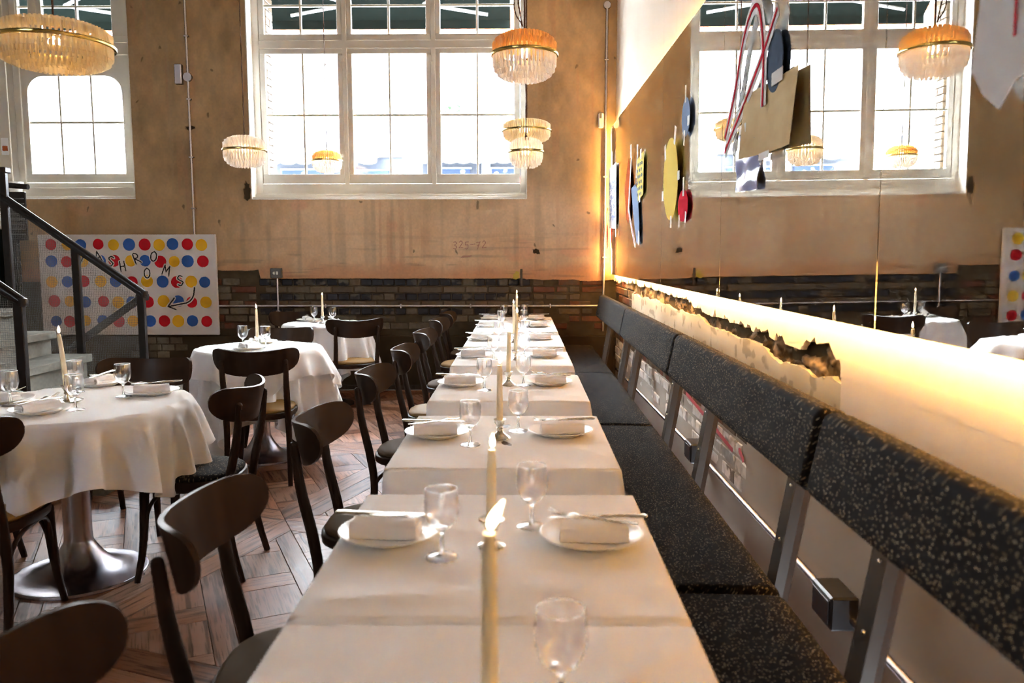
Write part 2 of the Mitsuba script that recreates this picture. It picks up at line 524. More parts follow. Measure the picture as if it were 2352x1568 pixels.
# chips knocked out of the reveal corners and a few holes in the plaster
for cx, cz, rx_, rz_, sd in ((-2.75, 1.99, 0.04, 0.10, 1), (-3.29, 2.62, 0.055, 0.022, 2), (-0.0, 1.41, 0.0, 0.0, 3), (0.135, 1.405, 0.03, 0.025, 5), (0.16, 1.385, 0.018, 0.014, 6)):
    if rx_ > 0:
        a = np.linspace(0, 2 * np.pi, 22, endpoint=False)
        k = 0.75 + 0.5 * np.random.default_rng(sd).random(22)
        poly = poly.difference(Polygon(np.stack([cx + rx_ * k * np.cos(a), cz + rz_ * k * np.sin(a)], 1)).buffer(0))
plaster = stand_y(extr(poly, 0.034)); plaster = move(plaster, y=YW + 0.034)
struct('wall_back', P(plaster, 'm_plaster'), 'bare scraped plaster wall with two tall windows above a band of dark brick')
core = sbox(XL, 0, 0.95, CEIL)
for w_ in (WIN1, WIN2):
    core = core.difference(sbox(w_[0], w_[2], w_[1], w_[3]))
put('core', P(move(stand_y(extr(core, 0.28)), y=YW + 0.314), 'm_mortar'), 'wall_back')
pz = sbox(-3.9, -0.05, 0.93, 0.555)
put('plinth', P(box([XL, YW - 0.018, 0.0], [xr(YW), YW + 0.04, 0.552], 0.006), 'm_plinth'), 'wall_back', label='dull brown rendered plinth along the foot of the wall')
struct('baseboard_back', P(box([XL, YW - 0.034, 0], [xr(YW), YW - 0.0185, 0.05], 0.004), 'm_post'), 'low brown skirting strip at the foot of the plinth')

_bv = [0]


def brick(lo, hi, kind, parent, ang=0.0, shear=False):
    _bv[0] += 1
    m = box(lo, hi, 0.006)
    v = m.vertices.copy()
    v += (np.random.default_rng(_bv[0]).random(v.shape) - 0.5) * 0.004
    if shear:
        v[:, 0] += XR - KR * (v[:, 1] - YW)
    m = TM(v, m.faces)
    uv = np.zeros((len(v), 2)); uv[:, 0] = kind * 10 + 5; uv[:, 1] = _bv[0] * 10 + 5
    put('brick', P(m, 'm_brick', uv=uv), parent)


rb = random.Random(11)
ZT, CH = 1.124, 0.0738
for c in range(8):
    z1 = ZT - c * CH; z0 = z1 - CH + 0.009
    if z0 < 0.55:
        break
    dark = c in (0, 2, 4)
    x = -2.66 + (0.06 if c % 2 else 0.0)
    while x < 0.06:
        w = 0.104 if dark else 0.215
        if c >= 5:
            w = 0.215 + rb.uniform(-0.05, 0.08)
        kind = 0 if dark and rb.random() < 0.93 else 1
        if c >= 5:
            kind = 4 if rb.random() < 0.4 else 1
        dy = rb.uniform(-0.004, 0.006) + (0.006 if kind != 0 else 0)
        if not (c >= 5 and rb.random() < 0.25):
            brick([x, YW + 0.016 + dy, z0], [x + w, YW + 0.05, z1], kind, 'wall_back')
        x += w + 0.0105
    x = 0.11
    while x < 0.80:                                      # red and buff patch right of the table row
        w = rb.choice([0.105, 0.215])
        kind = 2 if rb.random() < 0.5 else 1
        if rb.random() < 0.72 and x + w < 0.85:
            brick([x, YW + 0.022 + rb.uniform(-0.003, 0.008), z0 + 0.004], [x + w, YW + 0.05, z1 - 0.004], kind, 'wall_back')
        x += w + 0.022
    x = -3.6
    while x < -2.72:                                     # pale rubble left of the dark courses
        w = rb.uniform(0.12, 0.25)
        if rb.random() < 0.85:
            brick([x, YW + 0.012 + rb.uniform(-0.004, 0.012), z0 + 0.004], [min(x + w, -2.70), YW + 0.05, z1 - 0.003 + rb.uniform(0, 0.01)], 4 if rb.random() < 0.7 else 2, 'wall_back')
        x += w + 0.016
for r_ in range(3):                                      # whitewashed bricks showing in the plinth below the dotted sign
    for c in range(4):
        if (r_, c) not in ((0, 3), (2, 0)):
            x = -3.98 + c * 0.135 + 0.05 * (r_ % 2)
            brick([x, YW - 0.026, 0.33 + r_ * 0.072], [x + 0.12, YW - 0.012, 0.392 + r_ * 0.072], 4, 'wall_back')

# marks on the plaster: faint painted number, yellow dab
GL = {'3': [[(0, .95), (.5, 1), (.75, .78), (.3, .55), (.8, .32), (.5, 0), (.0, .08)]],
      '2': [[(.05, .8), (.4, 1), (.75, .75), (.3, .3), (0, .02), (.85, .05)]],
      '5': [[(.8, 1), (.2, .95), (.12, .55), (.6, .6), (.75, .25), (.4, 0), (0, .08)]],
      '7': [[(0, .92), (.8, 1), (.45, .5), (.25, 0)], [(.15, .5), (.7, .55)]],
      '-': [[(0, .5), (1.0, .55)]],
      'W': [[(0, 1), (.22, 0), (.5, .7), (.75, .02), (1, 1)]],
      'A': [[(0, 0), (.42, 1), (.85, 0)], [(.15, .35), (.72, .38)]],
      'S': [[(.8, .88), (.45, 1), (.12, .78), (.4, .53), (.75, .3), (.42, 0), (.02, .12)]],
      'H': [[(.05, 0), (.1, 1)], [(.72, 0), (.7, 1)], [(.1, .5), (.72, .5)]],
      'R': [[(.08, 0), (.1, 1), (.55, .95), (.68, .74), (.5, .55), (.12, .52), (.45, .32), (.85, 0)]],
      'O': [[(.45, 1), (.1, .75), (.08, .25), (.45, 0), (.8, .28), (.78, .78), (.45, 1)]],
      'M': [[(0, 0), (.15, 1), (.48, .35), (.82, 1), (.98, 0)]]}


def glyph(ch, x, z, h, w, rot=0.0, lw=0.012, smooth=True):
    out = []
    for st in GL[ch]:
        pts = np.array(st, float)
        if smooth and ch in 'SRO325':
            pts = bez(pts, 6)
        out.append(LineString(pts * [w, h]).buffer(lw / 2, resolution=3))
    g = affinity.rotate(unary_union(out), rot, origin=(w / 2, h / 2))
    return affinity.translate(g, x, z)


mark = unary_union([glyph(c, -0.69 + i * 0.058, 1.425 + (0.01 if i % 2 else 0), 0.07, 0.042, 0, 0.008) for i, c in enumerate('325-72')] +
                   [Polygon([(-0.62, 1.335), (-0.52, 1.345), (-0.50, 1.362), (-0.60, 1.358)])])
put('painted_number', P(move(stand_y(extr(mark, 0.0008)), y=YW), 'm_ghost'), 'wall_back', label='faint reddish painted number on the bare plaster')
put('yellow_dab', P(move(stand_y(extr(Polygon([(-0.095, 1.125), (-0.06, 1.118), (-0.035, 1.135), (-0.03, 1.19), (-0.06, 1.205), (-0.09, 1.17)]), 0.002)), y=YW), 'm_yellowmark'), 'wall_back', label='yellow paint dab above the dark brick')
put('timber_plug', P(box([-0.022, YW - 0.008, 1.05], [0.002, YW + 0.03, 1.225], 0.003), 'm_post'), 'wall_back', label='short upright timber plug set in the wall')

# ------------------------------------------------------------------ floor
FA = math.radians(70.5)
FS, FW = 1.46, 0.128
_pl = [0]
_floor = []


def plank(poly, ang):
    """One floorboard: a chamfered prism with its grain along ang."""
    poly = poly.buffer(-0.0012, join_style=2)
    if poly.is_empty or poly.area < 2e-4:
        return
    if poly.geom_type != 'Polygon':
        poly = max(poly.geoms, key=lambda g: g.area)
    r = np.array(poly.exterior.coords)[:-1]
    if Polygon(r).exterior.is_ccw is False:
        r = r[::-1]
    n = len(r)
    c = r.mean(0)
    top = np.array(poly.buffer(-0.0012, join_style=2).exterior.coords)[:-1]
    if len(top) != n:
        top = c + (r - c) * 0.985
    elif Polygon(top).exterior.is_ccw is False:
        top = top[::-1]
    k = int(np.argmin(np.linalg.norm(top - r[0], axis=1))); top = np.roll(top, -k, 0)
    _floor.append((np.hypot(c[0], c[1] - 0.2), r, top, ang, c))


ca, sa = math.cos(FA), math.sin(FA)


def rot2(pts):
    pts = np.asarray(pts, float)
    return np.stack([pts[:, 0] * ca - pts[:, 1] * sa, pts[:, 0] * sa + pts[:, 1] * ca], 1) + [-1.235, 4.02]


room_poly = sbox(XL, -3.0, 0.95, YW - 0.034)
view_poly = sbox(-5.2, 0.2, 0.9, YW)
for i in range(-9, 10):
    for j in range(-9, 10):
        o = np.array([i * FS, j * FS])
        cpos = rot2([o + FS / 2])[0]
        if not (-7.4 < cpos[0] < 1.7 and -3.8 < cpos[1] < 8.9):
            continue
        S, w = FS, FW
        sides = [[(0, 0), (S, 0), (S - w, w), (w, w)], [(S, 0), (S, S), (S - w, S - w), (S - w, w)],
                 [(S, S), (0, S), (w, S - w), (S - w, S - w)], [(0, S), (0, 0), (w, w), (w, S - w)]]
        for k, q in enumerate(sides):
            pg = Polygon(rot2(np.array(q) + o)).intersection(room_poly)
            if not pg.is_empty:
                plank(pg, FA + (0 if k % 2 == 0 else math.pi / 2))
        inner = sbox(w, w, S - w, S - w)
        # weave at 45 degrees: thin through strips, and short blocks of alternating grain between them
        pit, tw = 0.365, 0.088
        L = S
        rs = random.Random(i * 131 + j)
        for a in range(-3, 4):
            strip = affinity.translate(affinity.rotate(sbox(-L, a * pit, L, a * pit + tw), 45, origin=(0, 0)), S / 2, S / 2).intersection(inner)
            if not strip.is_empty:
                pg = Polygon(rot2(np.array(strip.exterior.coords)[:-1] + o)).intersection(room_poly)
                if not pg.is_empty:
                    plank(pg, FA + math.pi / 4)
            b = -L + (0.205 if a % 2 else 0.0)
            kk = 0
            while b < L:
                bw = 0.135 if kk % 2 == 0 else 0.275
                blk = affinity.translate(affinity.rotate(sbox(b, a * pit + tw, b + bw, (a + 1) * pit), 45, origin=(0, 0)), S / 2, S / 2).intersection(inner)
                if not blk.is_empty and blk.area > 3e-4 and blk.geom_type == 'Polygon':
                    pg = Polygon(rot2(np.array(blk.exterior.coords)[:-1] + o)).intersection(room_poly)
                    if not pg.is_empty:
                        plank(pg, FA + math.pi / 4 + (math.pi / 2 if kk % 2 == 0 else 0.0))
                b += bw; kk += 1


def plank_mesh(r, top, ang, idn):
    n = len(r)
    z0, z1, z2 = -0.014, -0.0012, 0.0
    v = np.vstack([np.c_[r, np.full(n, z0)], np.c_[r, np.full(n, z1)], np.c_[top, np.full(n, z2)]])
    f = []
    for a in range(n):
        b = (a + 1) % n
        f += [[a, b, n + b], [a, n + b, n + a], [n + a, n + b, 2 * n + b], [n + a, 2 * n + b, 2 * n + a]]
    for a in range(1, n - 1):
        f.append([2 * n, 2 * n + a, 2 * n + a + 1])
    c, s = math.cos(ang), math.sin(ang)
    uv = np.stack([v[:, 0] * c + v[:, 1] * s, idn * 10 + 5 + (-v[:, 0] * s + v[:, 1] * c - (-r[:, 0].mean() * s + r[:, 1].mean() * c))], 1)
    return v, f, uv


struct('floor', P(box([XL, -3.0, -0.10], [0.95, YW + 0.05, -0.012]), 'm_black'), 'worn oak parquet floor laid in square panels')


def seen_score(it):
    d, r, top, ang, c = it
    vis = (-4.2 < c[0] < -0.35) and 0.9 < c[1] < 7.9
    return (0 if vis else 100) + d


_floor.sort(key=seen_score)
rest_v, rest_f, rest_uv, off = [], [], [], 0
for k, (d, r, top, ang, c) in enumerate(_floor):
    v, f, uv = plank_mesh(r, top, ang, k + 1)
    if k < 300:
        put('plank', P((v, np.array(f)), 'm_floor', uv=uv), 'floor')
    else:
        rest_v.append(v); rest_f.append(np.array(f) + off); rest_uv.append(uv); off += len(v)
put('planks_beyond', P((np.vstack(rest_v), np.vstack(rest_f)), 'm_floor', uv=np.vstack(rest_uv)), 'floor', kind='stuff', label='further oak boards of the same parquet')

# ------------------------------------------------------------------ right wall


def shr(m):
    v = m.vertices.copy()
    v[:, 0] += XR - KR * (v[:, 1] - YW)
    return TM(v, m.faces)


ys = np.arange(2.40, 8.06, 0.008)
rzb = np.interp(ys, [2.4, 2.5, 2.7, 3.24, 4.04, 5.0, 5.86, 8.0], [1.03, 1.095, 1.045, 1.075, 1.062, 1.115, 1.13, 1.10])
rz = ragged(ys, rzb, 0.035, 9, 0.10)
rz = np.clip(rz, 1.02, 1.172)
up = Polygon([(-3.0, 1.0)] + [(2.40, 1.0)] + [(y, z) for y, z in zip(ys, rz)] + [(8.06, CEIL), (-3.0, CEIL)]).buffer(0)
struct('wall_right', P(shr(move(stand_x(extr(up, 0.022)), x=0.022)), 'm_rwall'), 'pale right hand wall with broken plaster behind the banquette')
put('core', P(shr(box([0.034, -3.0, 0], [0.20, 8.5, CEIL])), 'm_mortar'), 'wall_right')
put('smooth_board', P(shr(box([0.001, -3.0, 0.80], [0.03, 2.395, 1.0])), 'm_rwall'), 'wall_right', label='smooth pale board below the mirror at the near end')
put('lower_render', P(shr(box([0.003, -3.0, 0.0], [0.03, 3.35, 0.80])), 'm_rlow'), 'wall_right', label='grey beige render behind the banquette legs')
ys2 = np.arange(2.40, 6.9, 0.02)
z_lo = ragged(ys2, 0.80, 0.05, 21)
z_hi = ragged(ys2, np.interp(ys2, [2.4, 2.6, 3.0, 4.0, 5.0, 6.9], [0.985, 0.98, 0.985, 1.0, 1.03, 1.035]), 0.035, 23, 0.03)
skim = Polygon([(y, z) for y, z in zip(ys2, z_lo)] + [(y, z) for y, z in zip(ys2[::-1], z_hi[::-1])]).buffer(0)
put('rough_render', P(shr(move(stand_x(extr(skim, 0.02)), x=0.034)), 'm_rskim'), 'wall_right', label='rough cream render between the broken plaster and the backrest')
ny_, nz_ = 620, 34
gy, gz = np.meshgrid(np.linspace(2.402, 7.9, ny_), np.linspace(0.95, 1.165, nz_), indexing='ij')
nz1 = meshkit.fbm(np.stack([gy * 9, gz * 16, gy * 0], -1).reshape(-1, 3), 5, 31).reshape(gy.shape)
nz2 = meshkit.noise(np.stack([gy * 60, gz * 75, gy * 0 + 4], -1).reshape(-1, 3), 8).reshape(gy.shape)
gx = 0.046 - 0.062 * np.clip(nz1 - 0.36, 0, 0.6) - 0.006 * nz2
put('broken_plaster', P(shr(grid_mesh(np.stack([gx, gy, gz], -1)[:, ::-1])), 'm_rubble', 60), 'wall_right', label='crumbling brown plaster bared below the mirror')
put('whitewash', P(shr(box([0.0225, 3.352, 0.0], [0.034, 8.0, 0.585])), 'm_rlow'), 'wall_right', label='whitewashed lower wall behind the banquette')
rb = random.Random(5)
for c in range(15):
    z0 = 0.02 + c * 0.0745; z1 = z0 + 0.065
    y = 3.36 + (0.0 if c % 2 else 0.11)
    while y < 7.98:
        if z1 > 0.82 and y < 6.75:
            y = 6.75 + (0.0 if c % 2 else 0.11)
        w = rb.choice([0.105, 0.215])
        kind = 3 if z1 < 0.58 else (2 if rb.random() < 0.55 else 1)
        if rb.random() < 0.93 and 0.30 < z0 and (y > 6.3 or z1 < 0.86):
            brick([0.018 + rb.uniform(-0.004, 0.006), y, z0], [0.05, min(y + w, 8.04), z1], kind, 'wall_right', shear=True)
        y += w + 0.011
red = LineString(bez([(4.62, 0.56), (4.3, 0.535), (3.9, 0.50), (3.62, 0.475)], 6)).buffer(0.011).union(LineString([(3.5, 0.50), (3.44, 0.475)]).buffer(0.013))
put('red_mark', P(shr(move(stand_x(extr(red, 0.002)), x=0.016)), 'm_redmark'), 'wall_right', label='red painted stroke low on the brickwork')

struct('wall_left', P(box([XL - 0.2, -3.2, 0], [XL, YW + 0.3, CEIL]), 'm_ceiling'))
fwall = sbox(XL, 0, 1.15, CEIL).difference(sbox(-4.4, 3.0, -3.9, 4.2))
struct('wall_front', P(move(stand_y(extr(fwall, 0.2)), y=-3.0), 'm_ceiling'), 'wall behind the camera with a tall window')
for n_, (a_, b_) in enumerate(((-4.4, -3.9),)):
    nm_ = f'window_{3 + n_}'
    struct(nm_, P(cat([box([a_, -3.12, 3.0], [b_, -3.05, 3.08]), box([a_, -3.12, 4.12], [b_, -3.05, 4.2]), box([a_, -3.12, 3.08], [a_ + 0.07, -3.05, 4.12]), box([b_ - 0.07, -3.12, 3.08], [b_, -3.05, 4.12]),
                       box([(a_ + b_) / 2 - 0.04, -3.12, 3.08], [(a_ + b_) / 2 + 0.04, -3.05, 4.12])]), 'm_paint'))
    pane(a_ + 0.07, (a_ + b_) / 2 - 0.04, 3.08, 4.12, -3.09, nm_)
    pane((a_ + b_) / 2 + 0.04, b_ - 0.07, 3.08, 4.12, -3.09, nm_)
struct('ceiling', P(box([XL - 0.2, -3.2, CEIL], [1.15, YW + 0.35, CEIL + 0.2]), 'm_ceiling'))


# ------------------------------------------------------------------ windows
def bars(parts, name, parent, mat='m_paint', b=0.004):
    for lo, hi in parts:
        put(name, P(box(lo, hi, b), mat), parent)


def sash(parent, x0, x1, z0, z1, gx, gz, xm, zm, y, bar=0.020):
    """A glazed leaf: outer x0..x1, z0..z1, glass gx, gz, bars at xm and zm."""
    key = num('sash', parent)
    put_y = (y - 0.020, y + 0.022)
    rails = [([x0, put_y[0], z0], [x1, put_y[1], gz[0]]), ([x0, put_y[0], gz[1]], [x1, put_y[1], z1]),
             ([x0, put_y[0], gz[0]], [gx[0], put_y[1], gz[1]]), ([gx[1], put_y[0], gz[0]], [x1, put_y[1], gz[1]])]
    scene[key] = P(cat([box(a, b_, 0.003) for a, b_ in rails]), 'm_paint')
    for xx in xm:
        put('bar', P(box([xx - bar / 2, y - 0.012, gz[0] - 0.002], [xx + bar / 2, y + 0.02, gz[1] + 0.002], 0.003), 'm_paint'), key)
    for zz in zm:
        put('bar', P(box([gx[0] - 0.002, y - 0.010, zz - bar / 2], [gx[1] + 0.002, y + 0.019, zz + bar / 2], 0.003), 'm_paint'), key)
    ex = [gx[0]] + list(xm) + [gx[1]]
    ez = [gz[0]] + list(zm) + [gz[1]]
    for a in range(len(ex) - 1):
        for b_ in range(len(ez) - 1):
            pane(ex[a], ex[a + 1], ez[b_], ez[b_ + 1], y + 0.008, key)
    return key


YF = 8.235
struct('window_2', P(cat([
    box([-2.705, YF - 0.03, 1.985], [-2.632, YF + 0.05, 4.55], 0.004), box([-0.022, YF - 0.03, 1.985], [0.046, YF + 0.05, 4.55], 0.004),
    box([-1.798, YF - 0.03, 2.07], [-1.752, YF + 0.05, 4.5], 0.004), box([-0.914, YF - 0.03, 2.07], [-0.868, YF + 0.05, 4.5], 0.004),
    box([-2.632, YF - 0.031, 3.412], [-0.022, YF + 0.05, 3.487], 0.004), box([-2.632, YF - 0.03, 1.985], [-0.022, YF + 0.05, 2.082], 0.004),
    box([-2.632, YF - 0.03, 4.42], [-0.022, YF + 0.05, 4.55], 0.004)]), 'm_paint'), 'wide cream painted timber window of three casements with transom lights')
for (x0, x1), gx in zip(((-2.630, -1.800), (-1.750, -0.916), (-0.866, -0.024)), ((-2.575, -1.848), (-1.703, -0.961), (-0.819, -0.083))):
    xm = (gx[0] + gx[1]) / 2
    sash('window_2', x0, x1, 2.087, 3.408, gx, (2.18, 3.362), [xm + (0.012 if x0 < -2 else 0)], [2.765], YF)
    sash('window_2', x0, x1, 3.492, 4.415, gx, (3.552, 4.10), [xm], [3.828], YF)
put('sill', P(cat([box([-2.702, 8.07, 1.915], [0.044, 8.27, 1.945], 0.004), box([-2.70, 8.15, 1.94], [0.042, 8.26, 1.975], 0.006), box([-2.70, 8.19, 1.97], [0.042, 8.26, 1.99], 0.004)]), 'm_paint'), 'window_2')
put('sill_edge', P(box([-2.705, YW - 0.003, 1.916], [0.046, 8.08, 1.923], 0.001), 'm_reveal'), 'window_2', label='thin pale edge of the sill')
put('reveal', P(cat([box([-2.7055, YW + 0.001, 1.923], [-2.696, YF - 0.028, 4.55]), box([0.0385, YW + 0.001, 1.923], [0.0465, YF - 0.028, 4.55])]), 'm_reveal'), 'window_2', label='white painted window reveal')
for (hx, hz) in ((-1.80, 3.31), (-1.80, 2.38), (-0.915, 3.31), (-0.915, 2.38)):
    put('hinge', P(box([hx - 0.02, YF - 0.038, hz - 0.03], [hx + 0.022, YF - 0.028, hz + 0.03], 0.002), 'm_paint'), 'window_2')

# left window with rounded upper corners
struct('window_1', P(cat([
    box([-3.935, YF - 0.03, 2.04], [-3.865, YF + 0.05, 4.55], 0.004), box([-5.12, YF - 0.03, 2.04], [-5.055, YF + 0.05, 4.55], 0.004),
    box([-5.95, YF - 0.02, 1.94], [-5.20, YF + 0.05, 4.55], 0.004), box([-5.19, YF - 0.022, 1.94], [-5.125, YF + 0.05, 4.55], 0.004),
    box([-5.055, YF - 0.031, 3.36], [-3.935, YF + 0.05, 3.475], 0.004), box([-5.055, YF - 0.03, 2.04], [-3.935, YF + 0.05, 2.10], 0.004),
    box([-5.055, YF - 0.03, 4.42], [-3.935, YF + 0.05, 4.55], 0.004)]), 'm_paint'), 'cream painted timber window on the left with rounded upper corners')


def rounded_light(x0, x1, z0, z1, r):
    a = np.linspace(0, np.pi / 2, 9)
    pts = [(x0, z0), (x1, z0)] + [(x1 - r + r * math.cos(t), z1 - r + r * math.sin(t)) for t in a] + [(x0 + r - r * math.sin(t), z1 - r + r * math.cos(t)) for t in a]
    return Polygon(pts)


gl = rounded_light(-4.99, -4.03, 2.19, 3.158, 0.17)
leaf = sbox(-5.05, 2.105, -3.94, 3.355).difference(gl)
key = num('sash', 'window_1')
scene[key] = P(move(stand_y(extr(leaf, 0.042)), y=YF + 0.022), 'm_paint')
for xx in (-4.67, -4.345):
    put('bar', P(box([xx - 0.011, YF - 0.012, 2.188], [xx + 0.011, YF + 0.02, 3.16], 0.003), 'm_paint'), key)
put('bar', P(box([-4.992, YF - 0.010, 2.69], [-4.028, YF + 0.019, 2.712], 0.003), 'm_paint'), key)
for a, b_ in ((-4.99, -4.67), (-4.67, -4.345), (-4.345, -4.03)):
    pane(a, b_, 2.19, 2.70, YF + 0.008, key)
    pane(a, b_, 2.70, 3.158, YF + 0.008, key)
sash('window_1', -4.965 + 0.11, -3.94, 3.48, 4.415, (-4.80, -4.10), (3.545, 4.10), [-4.455], [3.83], YF)
sash('window_1', -5.05, -4.86, 3.48, 4.415, (-5.04, -4.93), (3.545, 4.10), [], [3.83], YF)
put('mullion', P(box([-4.93, YF - 0.028, 3.475], [-4.85, YF + 0.05, 4.42], 0.003), 'm_paint'), 'window_1')
put('sill', P(cat([box([-5.95, 8.06, 1.925], [-3.867, 8.27, 1.955], 0.004), box([-5.95, 8.12, 1.95], [-3.867, 8.26, 2.045], 0.004)]), 'm_paint'), 'window_1')
put('sill_edge', P(box([-5.95, YW - 0.003, 1.926], [-3.865, 8.07, 1.933], 0.001), 'm_reveal'), 'window_1', label='thin pale edge of the sill')
put('reveal', P(box([-3.8755, YW + 0.001, 1.933], [-3.8645, YF - 0.028, 4.55]), 'm_paint'), 'window_1')
# ------------------------------------------------------------------ mirror band and its hidden light strips
MZ0, MZ1 = 1.178, 2.575
MX0, MKY, MKZ = 0.856, 0.0072, 0.0068


def mx(y, z=MZ0):
    return MX0 - MKY * (y - YW) - MKZ * (z - MZ0)


def mir(m, off=0.0):
    """Local x = 0 on the mirror face, +x towards the wall; y, z as in the room."""
    v = m.vertices.copy()
    v[:, 0] += MX0 - MKY * (v[:, 1] - YW) - MKZ * (v[:, 2] - MZ0) + off
    return TM(v, m.faces)


seams = [7.962, 6.572, 5.092, 3.618, 2.045, 0.50, -1.0]
who = ['narrow mirror panel in the corner beside the glowing pipe, farthest along the wall', 'mirror panel carrying the yellow dotted card and blue paper strips',
       'mirror panel carrying the large yellow paper oval', 'mirror panel behind the tan paper sheet and blue film',
       'large near mirror panel reflecting the main window and amber pendant', 'mirror panel nearest the camera at the right edge']
for k in range(6):
    solo('mirror_panel', P(mir(box([0.0, seams[k + 1] + 0.002, MZ0], [0.006, seams[k] - 0.002, MZ1], 0.0008)), 'm_mirror'), who[k], 'mirror', 'mirror panels along the right wall')
batten = cat([shr(mir_) for mir_ in [box([-0.040, -1.0, z], [-0.001, 7.9, z + 0.03]) for z in (1.35, 1.85, 2.38)]])
put('mirror_batten', P(batten, 'm_post'), 'wall_right', label='timber batten carrying the mirror')


def led(name, lo, hi, label):
    k = thing(name, label, 'light strip', 'light strips behind the mirror')
    scene[k] = {**P(shr(box(lo, hi)), 'm_black'), 'emitter': emit(LED_RGB, LED_POWER, 4.0)}


led('light_strip', [-0.050, -1.0, MZ0 + 0.022], [-0.042, 7.93, MZ0 + 0.030], 'warm light strip hidden behind the bottom edge of the mirror')
led('light_strip', [-0.050, -1.0, MZ1 - 0.030], [-0.042, 7.93, MZ1 - 0.022], 'warm light strip hidden behind the top edge of the mirror')
led('light_strip', [-0.052, 7.968, MZ0 + 0.02], [-0.044, 7.976, MZ1 - 0.02], 'upright warm light strip hidden behind the corner end of the mirror')


# ------------------------------------------------------------------ paper cut-outs taped to the mirror
def mpoly(poly, t, off):
    m = stand_x(extr(poly, t))
    return mir(m, -off)


def oval(cy, cz, ry, rz, n=40, tilt=0.0):
    a = np.linspace(0, 2 * np.pi, n, endpoint=False)
    return affinity.rotate(Polygon(np.stack([cy + ry * np.cos(a), cz + rz * np.sin(a)], 1)), tilt)


def cutout(name, poly, mat, label, cat_, off=0.012, tapes=(), t=0.0025, group='paper cut-outs taped to the mirror', extra=()):
    k = solo(name, P(mpoly(poly, t, off), mat), label, cat_, group)
    for (y, z, wy, hz, rot) in tapes:
        tp = affinity.rotate(sbox(y - wy / 2, z - hz / 2, y + wy / 2, z + hz / 2), rot)
        put('tape', P(mpoly(tp, 0.001, off + t + 0.0005), 'm_tape'), k)
    for (nm, pg, mt, lb) in extra:
        put(nm, P(mpoly(pg, 0.0012, off + t), mt), k, label=lb)
    return k


cutout('paper_sheet', Polygon([(7.88, 2.19), (7.30, 2.19), (7.28, 1.60), (7.82, 1.62)]), 'm_drawing', 'white sheet with a blue pen drawing, taped nearest the corner', 'drawing', tapes=[(7.6, 2.25, 0.05, 0.14, 0), (7.30, 1.57, 0.05, 0.09, 0)])
loop_o = unary_union([LineString(bez([(7.98, 1.52), (7.99, 1.66), (7.95, 1.80), (7.86, 1.78), (7.83, 1.6), (7.86, 1.47), (7.95, 1.44), (7.98, 1.52)], 6)).buffer(0.016)])
cutout('paper_loop', loop_o, 'm_paper', 'white paper loop with red inside below the pen drawing', 'paper cut-out', off=0.018,
       extra=[('red_inlay', oval(7.91, 1.57, 0.045, 0.11), 'm_cherry', 'red oval filling')])
cutout('paper_diamond', Polygon([(6.50, 2.13), (6.72, 1.92), (6.62, 1.66), (6.50, 1.62), (6.36, 1.80), (6.38, 1.98)]), 'm_brickred', 'brick red paper lozenge', 'paper cut-out', tapes=())
strip = LineString([(6.28, 2.10), (6.36, 1.90), (6.42, 1.72), (6.22, 1.56), (6.05, 1.44)]).buffer(0.022)
cutout('paper_ribbon', strip, 'm_paper', 'long white ribbon with a red stripe between the lozenge and the dotted card', 'paper cut-out', off=0.022,
       extra=[('red_stripe', LineString([(6.40, 1.70), (6.20, 1.555), (6.06, 1.455)]).buffer(0.005), 'm_cherry', 'red stripe')], tapes=[(6.29, 2.16, 0.06, 0.10, 0)])
cutout('paper_shape', Polygon([(6.32, 1.87), (6.15, 1.885), (6.02, 1.84), (5.93, 1.60), (5.93, 1.47), (6.03, 1.46), (6.2, 1.66)]).buffer(0.01), 'm_paleblue', 'dull blue paper blade below the dotted card', 'paper cut-out', off=0.012, tapes=[(5.93, 1.49, 0.05, 0.1, 15)])
dots = [oval(5.98 - 0.085 * (i % 3) + 0.03 * (i // 3 % 2), 2.02 - 0.043 * (i // 3), 0.022, 0.013) for i in range(18)]
cutout('dotted_card', Polygon([(6.05, 2.055), (5.74, 2.085), (5.76, 1.80), (6.02, 1.765)]).buffer(0.008), 'm_dotpaper', 'yellow card with dark blue dots', 'card', tapes=[(5.86, 2.085, 0.06, 0.07, 0), (5.9, 1.77, 0.06, 0.05, 0)],
       extra=[('dot', d_, 'm_slate', None) for d_ in dots])
cutout('paper_oval', oval(4.70, 1.80, 0.215, 0.235, tilt=-12), 'm_lemon', 'large yellow paper oval', 'paper cut-out', off=0.02, tapes=[(4.57, 2.03, 0.05, 0.10, 20), (4.86, 1.97, 0.05, 0.09, -10), (4.46, 1.80, 0.06, 0.05, 0), (4.93, 1.72, 0.05, 0.06, 0), (4.66, 1.555, 0.045, 0.07, 0)])
cutout('paper_oval', oval(4.38, 1.63, 0.125, 0.085), 'm_cherry', 'small red paper oval beside the large yellow one', 'paper cut-out', tapes=[(4.36, 1.73, 0.04, 0.10, 0), (4.30, 1.565, 0.03, 0.06, 12), (4.46, 1.55, 0.03, 0.07, -12)])
cutout('paper_oval', oval(4.335, 2.09, 0.10, 0.10), 'm_paleblue', 'small dull blue paper oval above the red one', 'paper cut-out', tapes=[(4.34, 2.21, 0.03, 0.09, 0), (4.26, 2.06, 0.05, 0.05, 0), (4.36, 1.985, 0.03, 0.08, 10)])


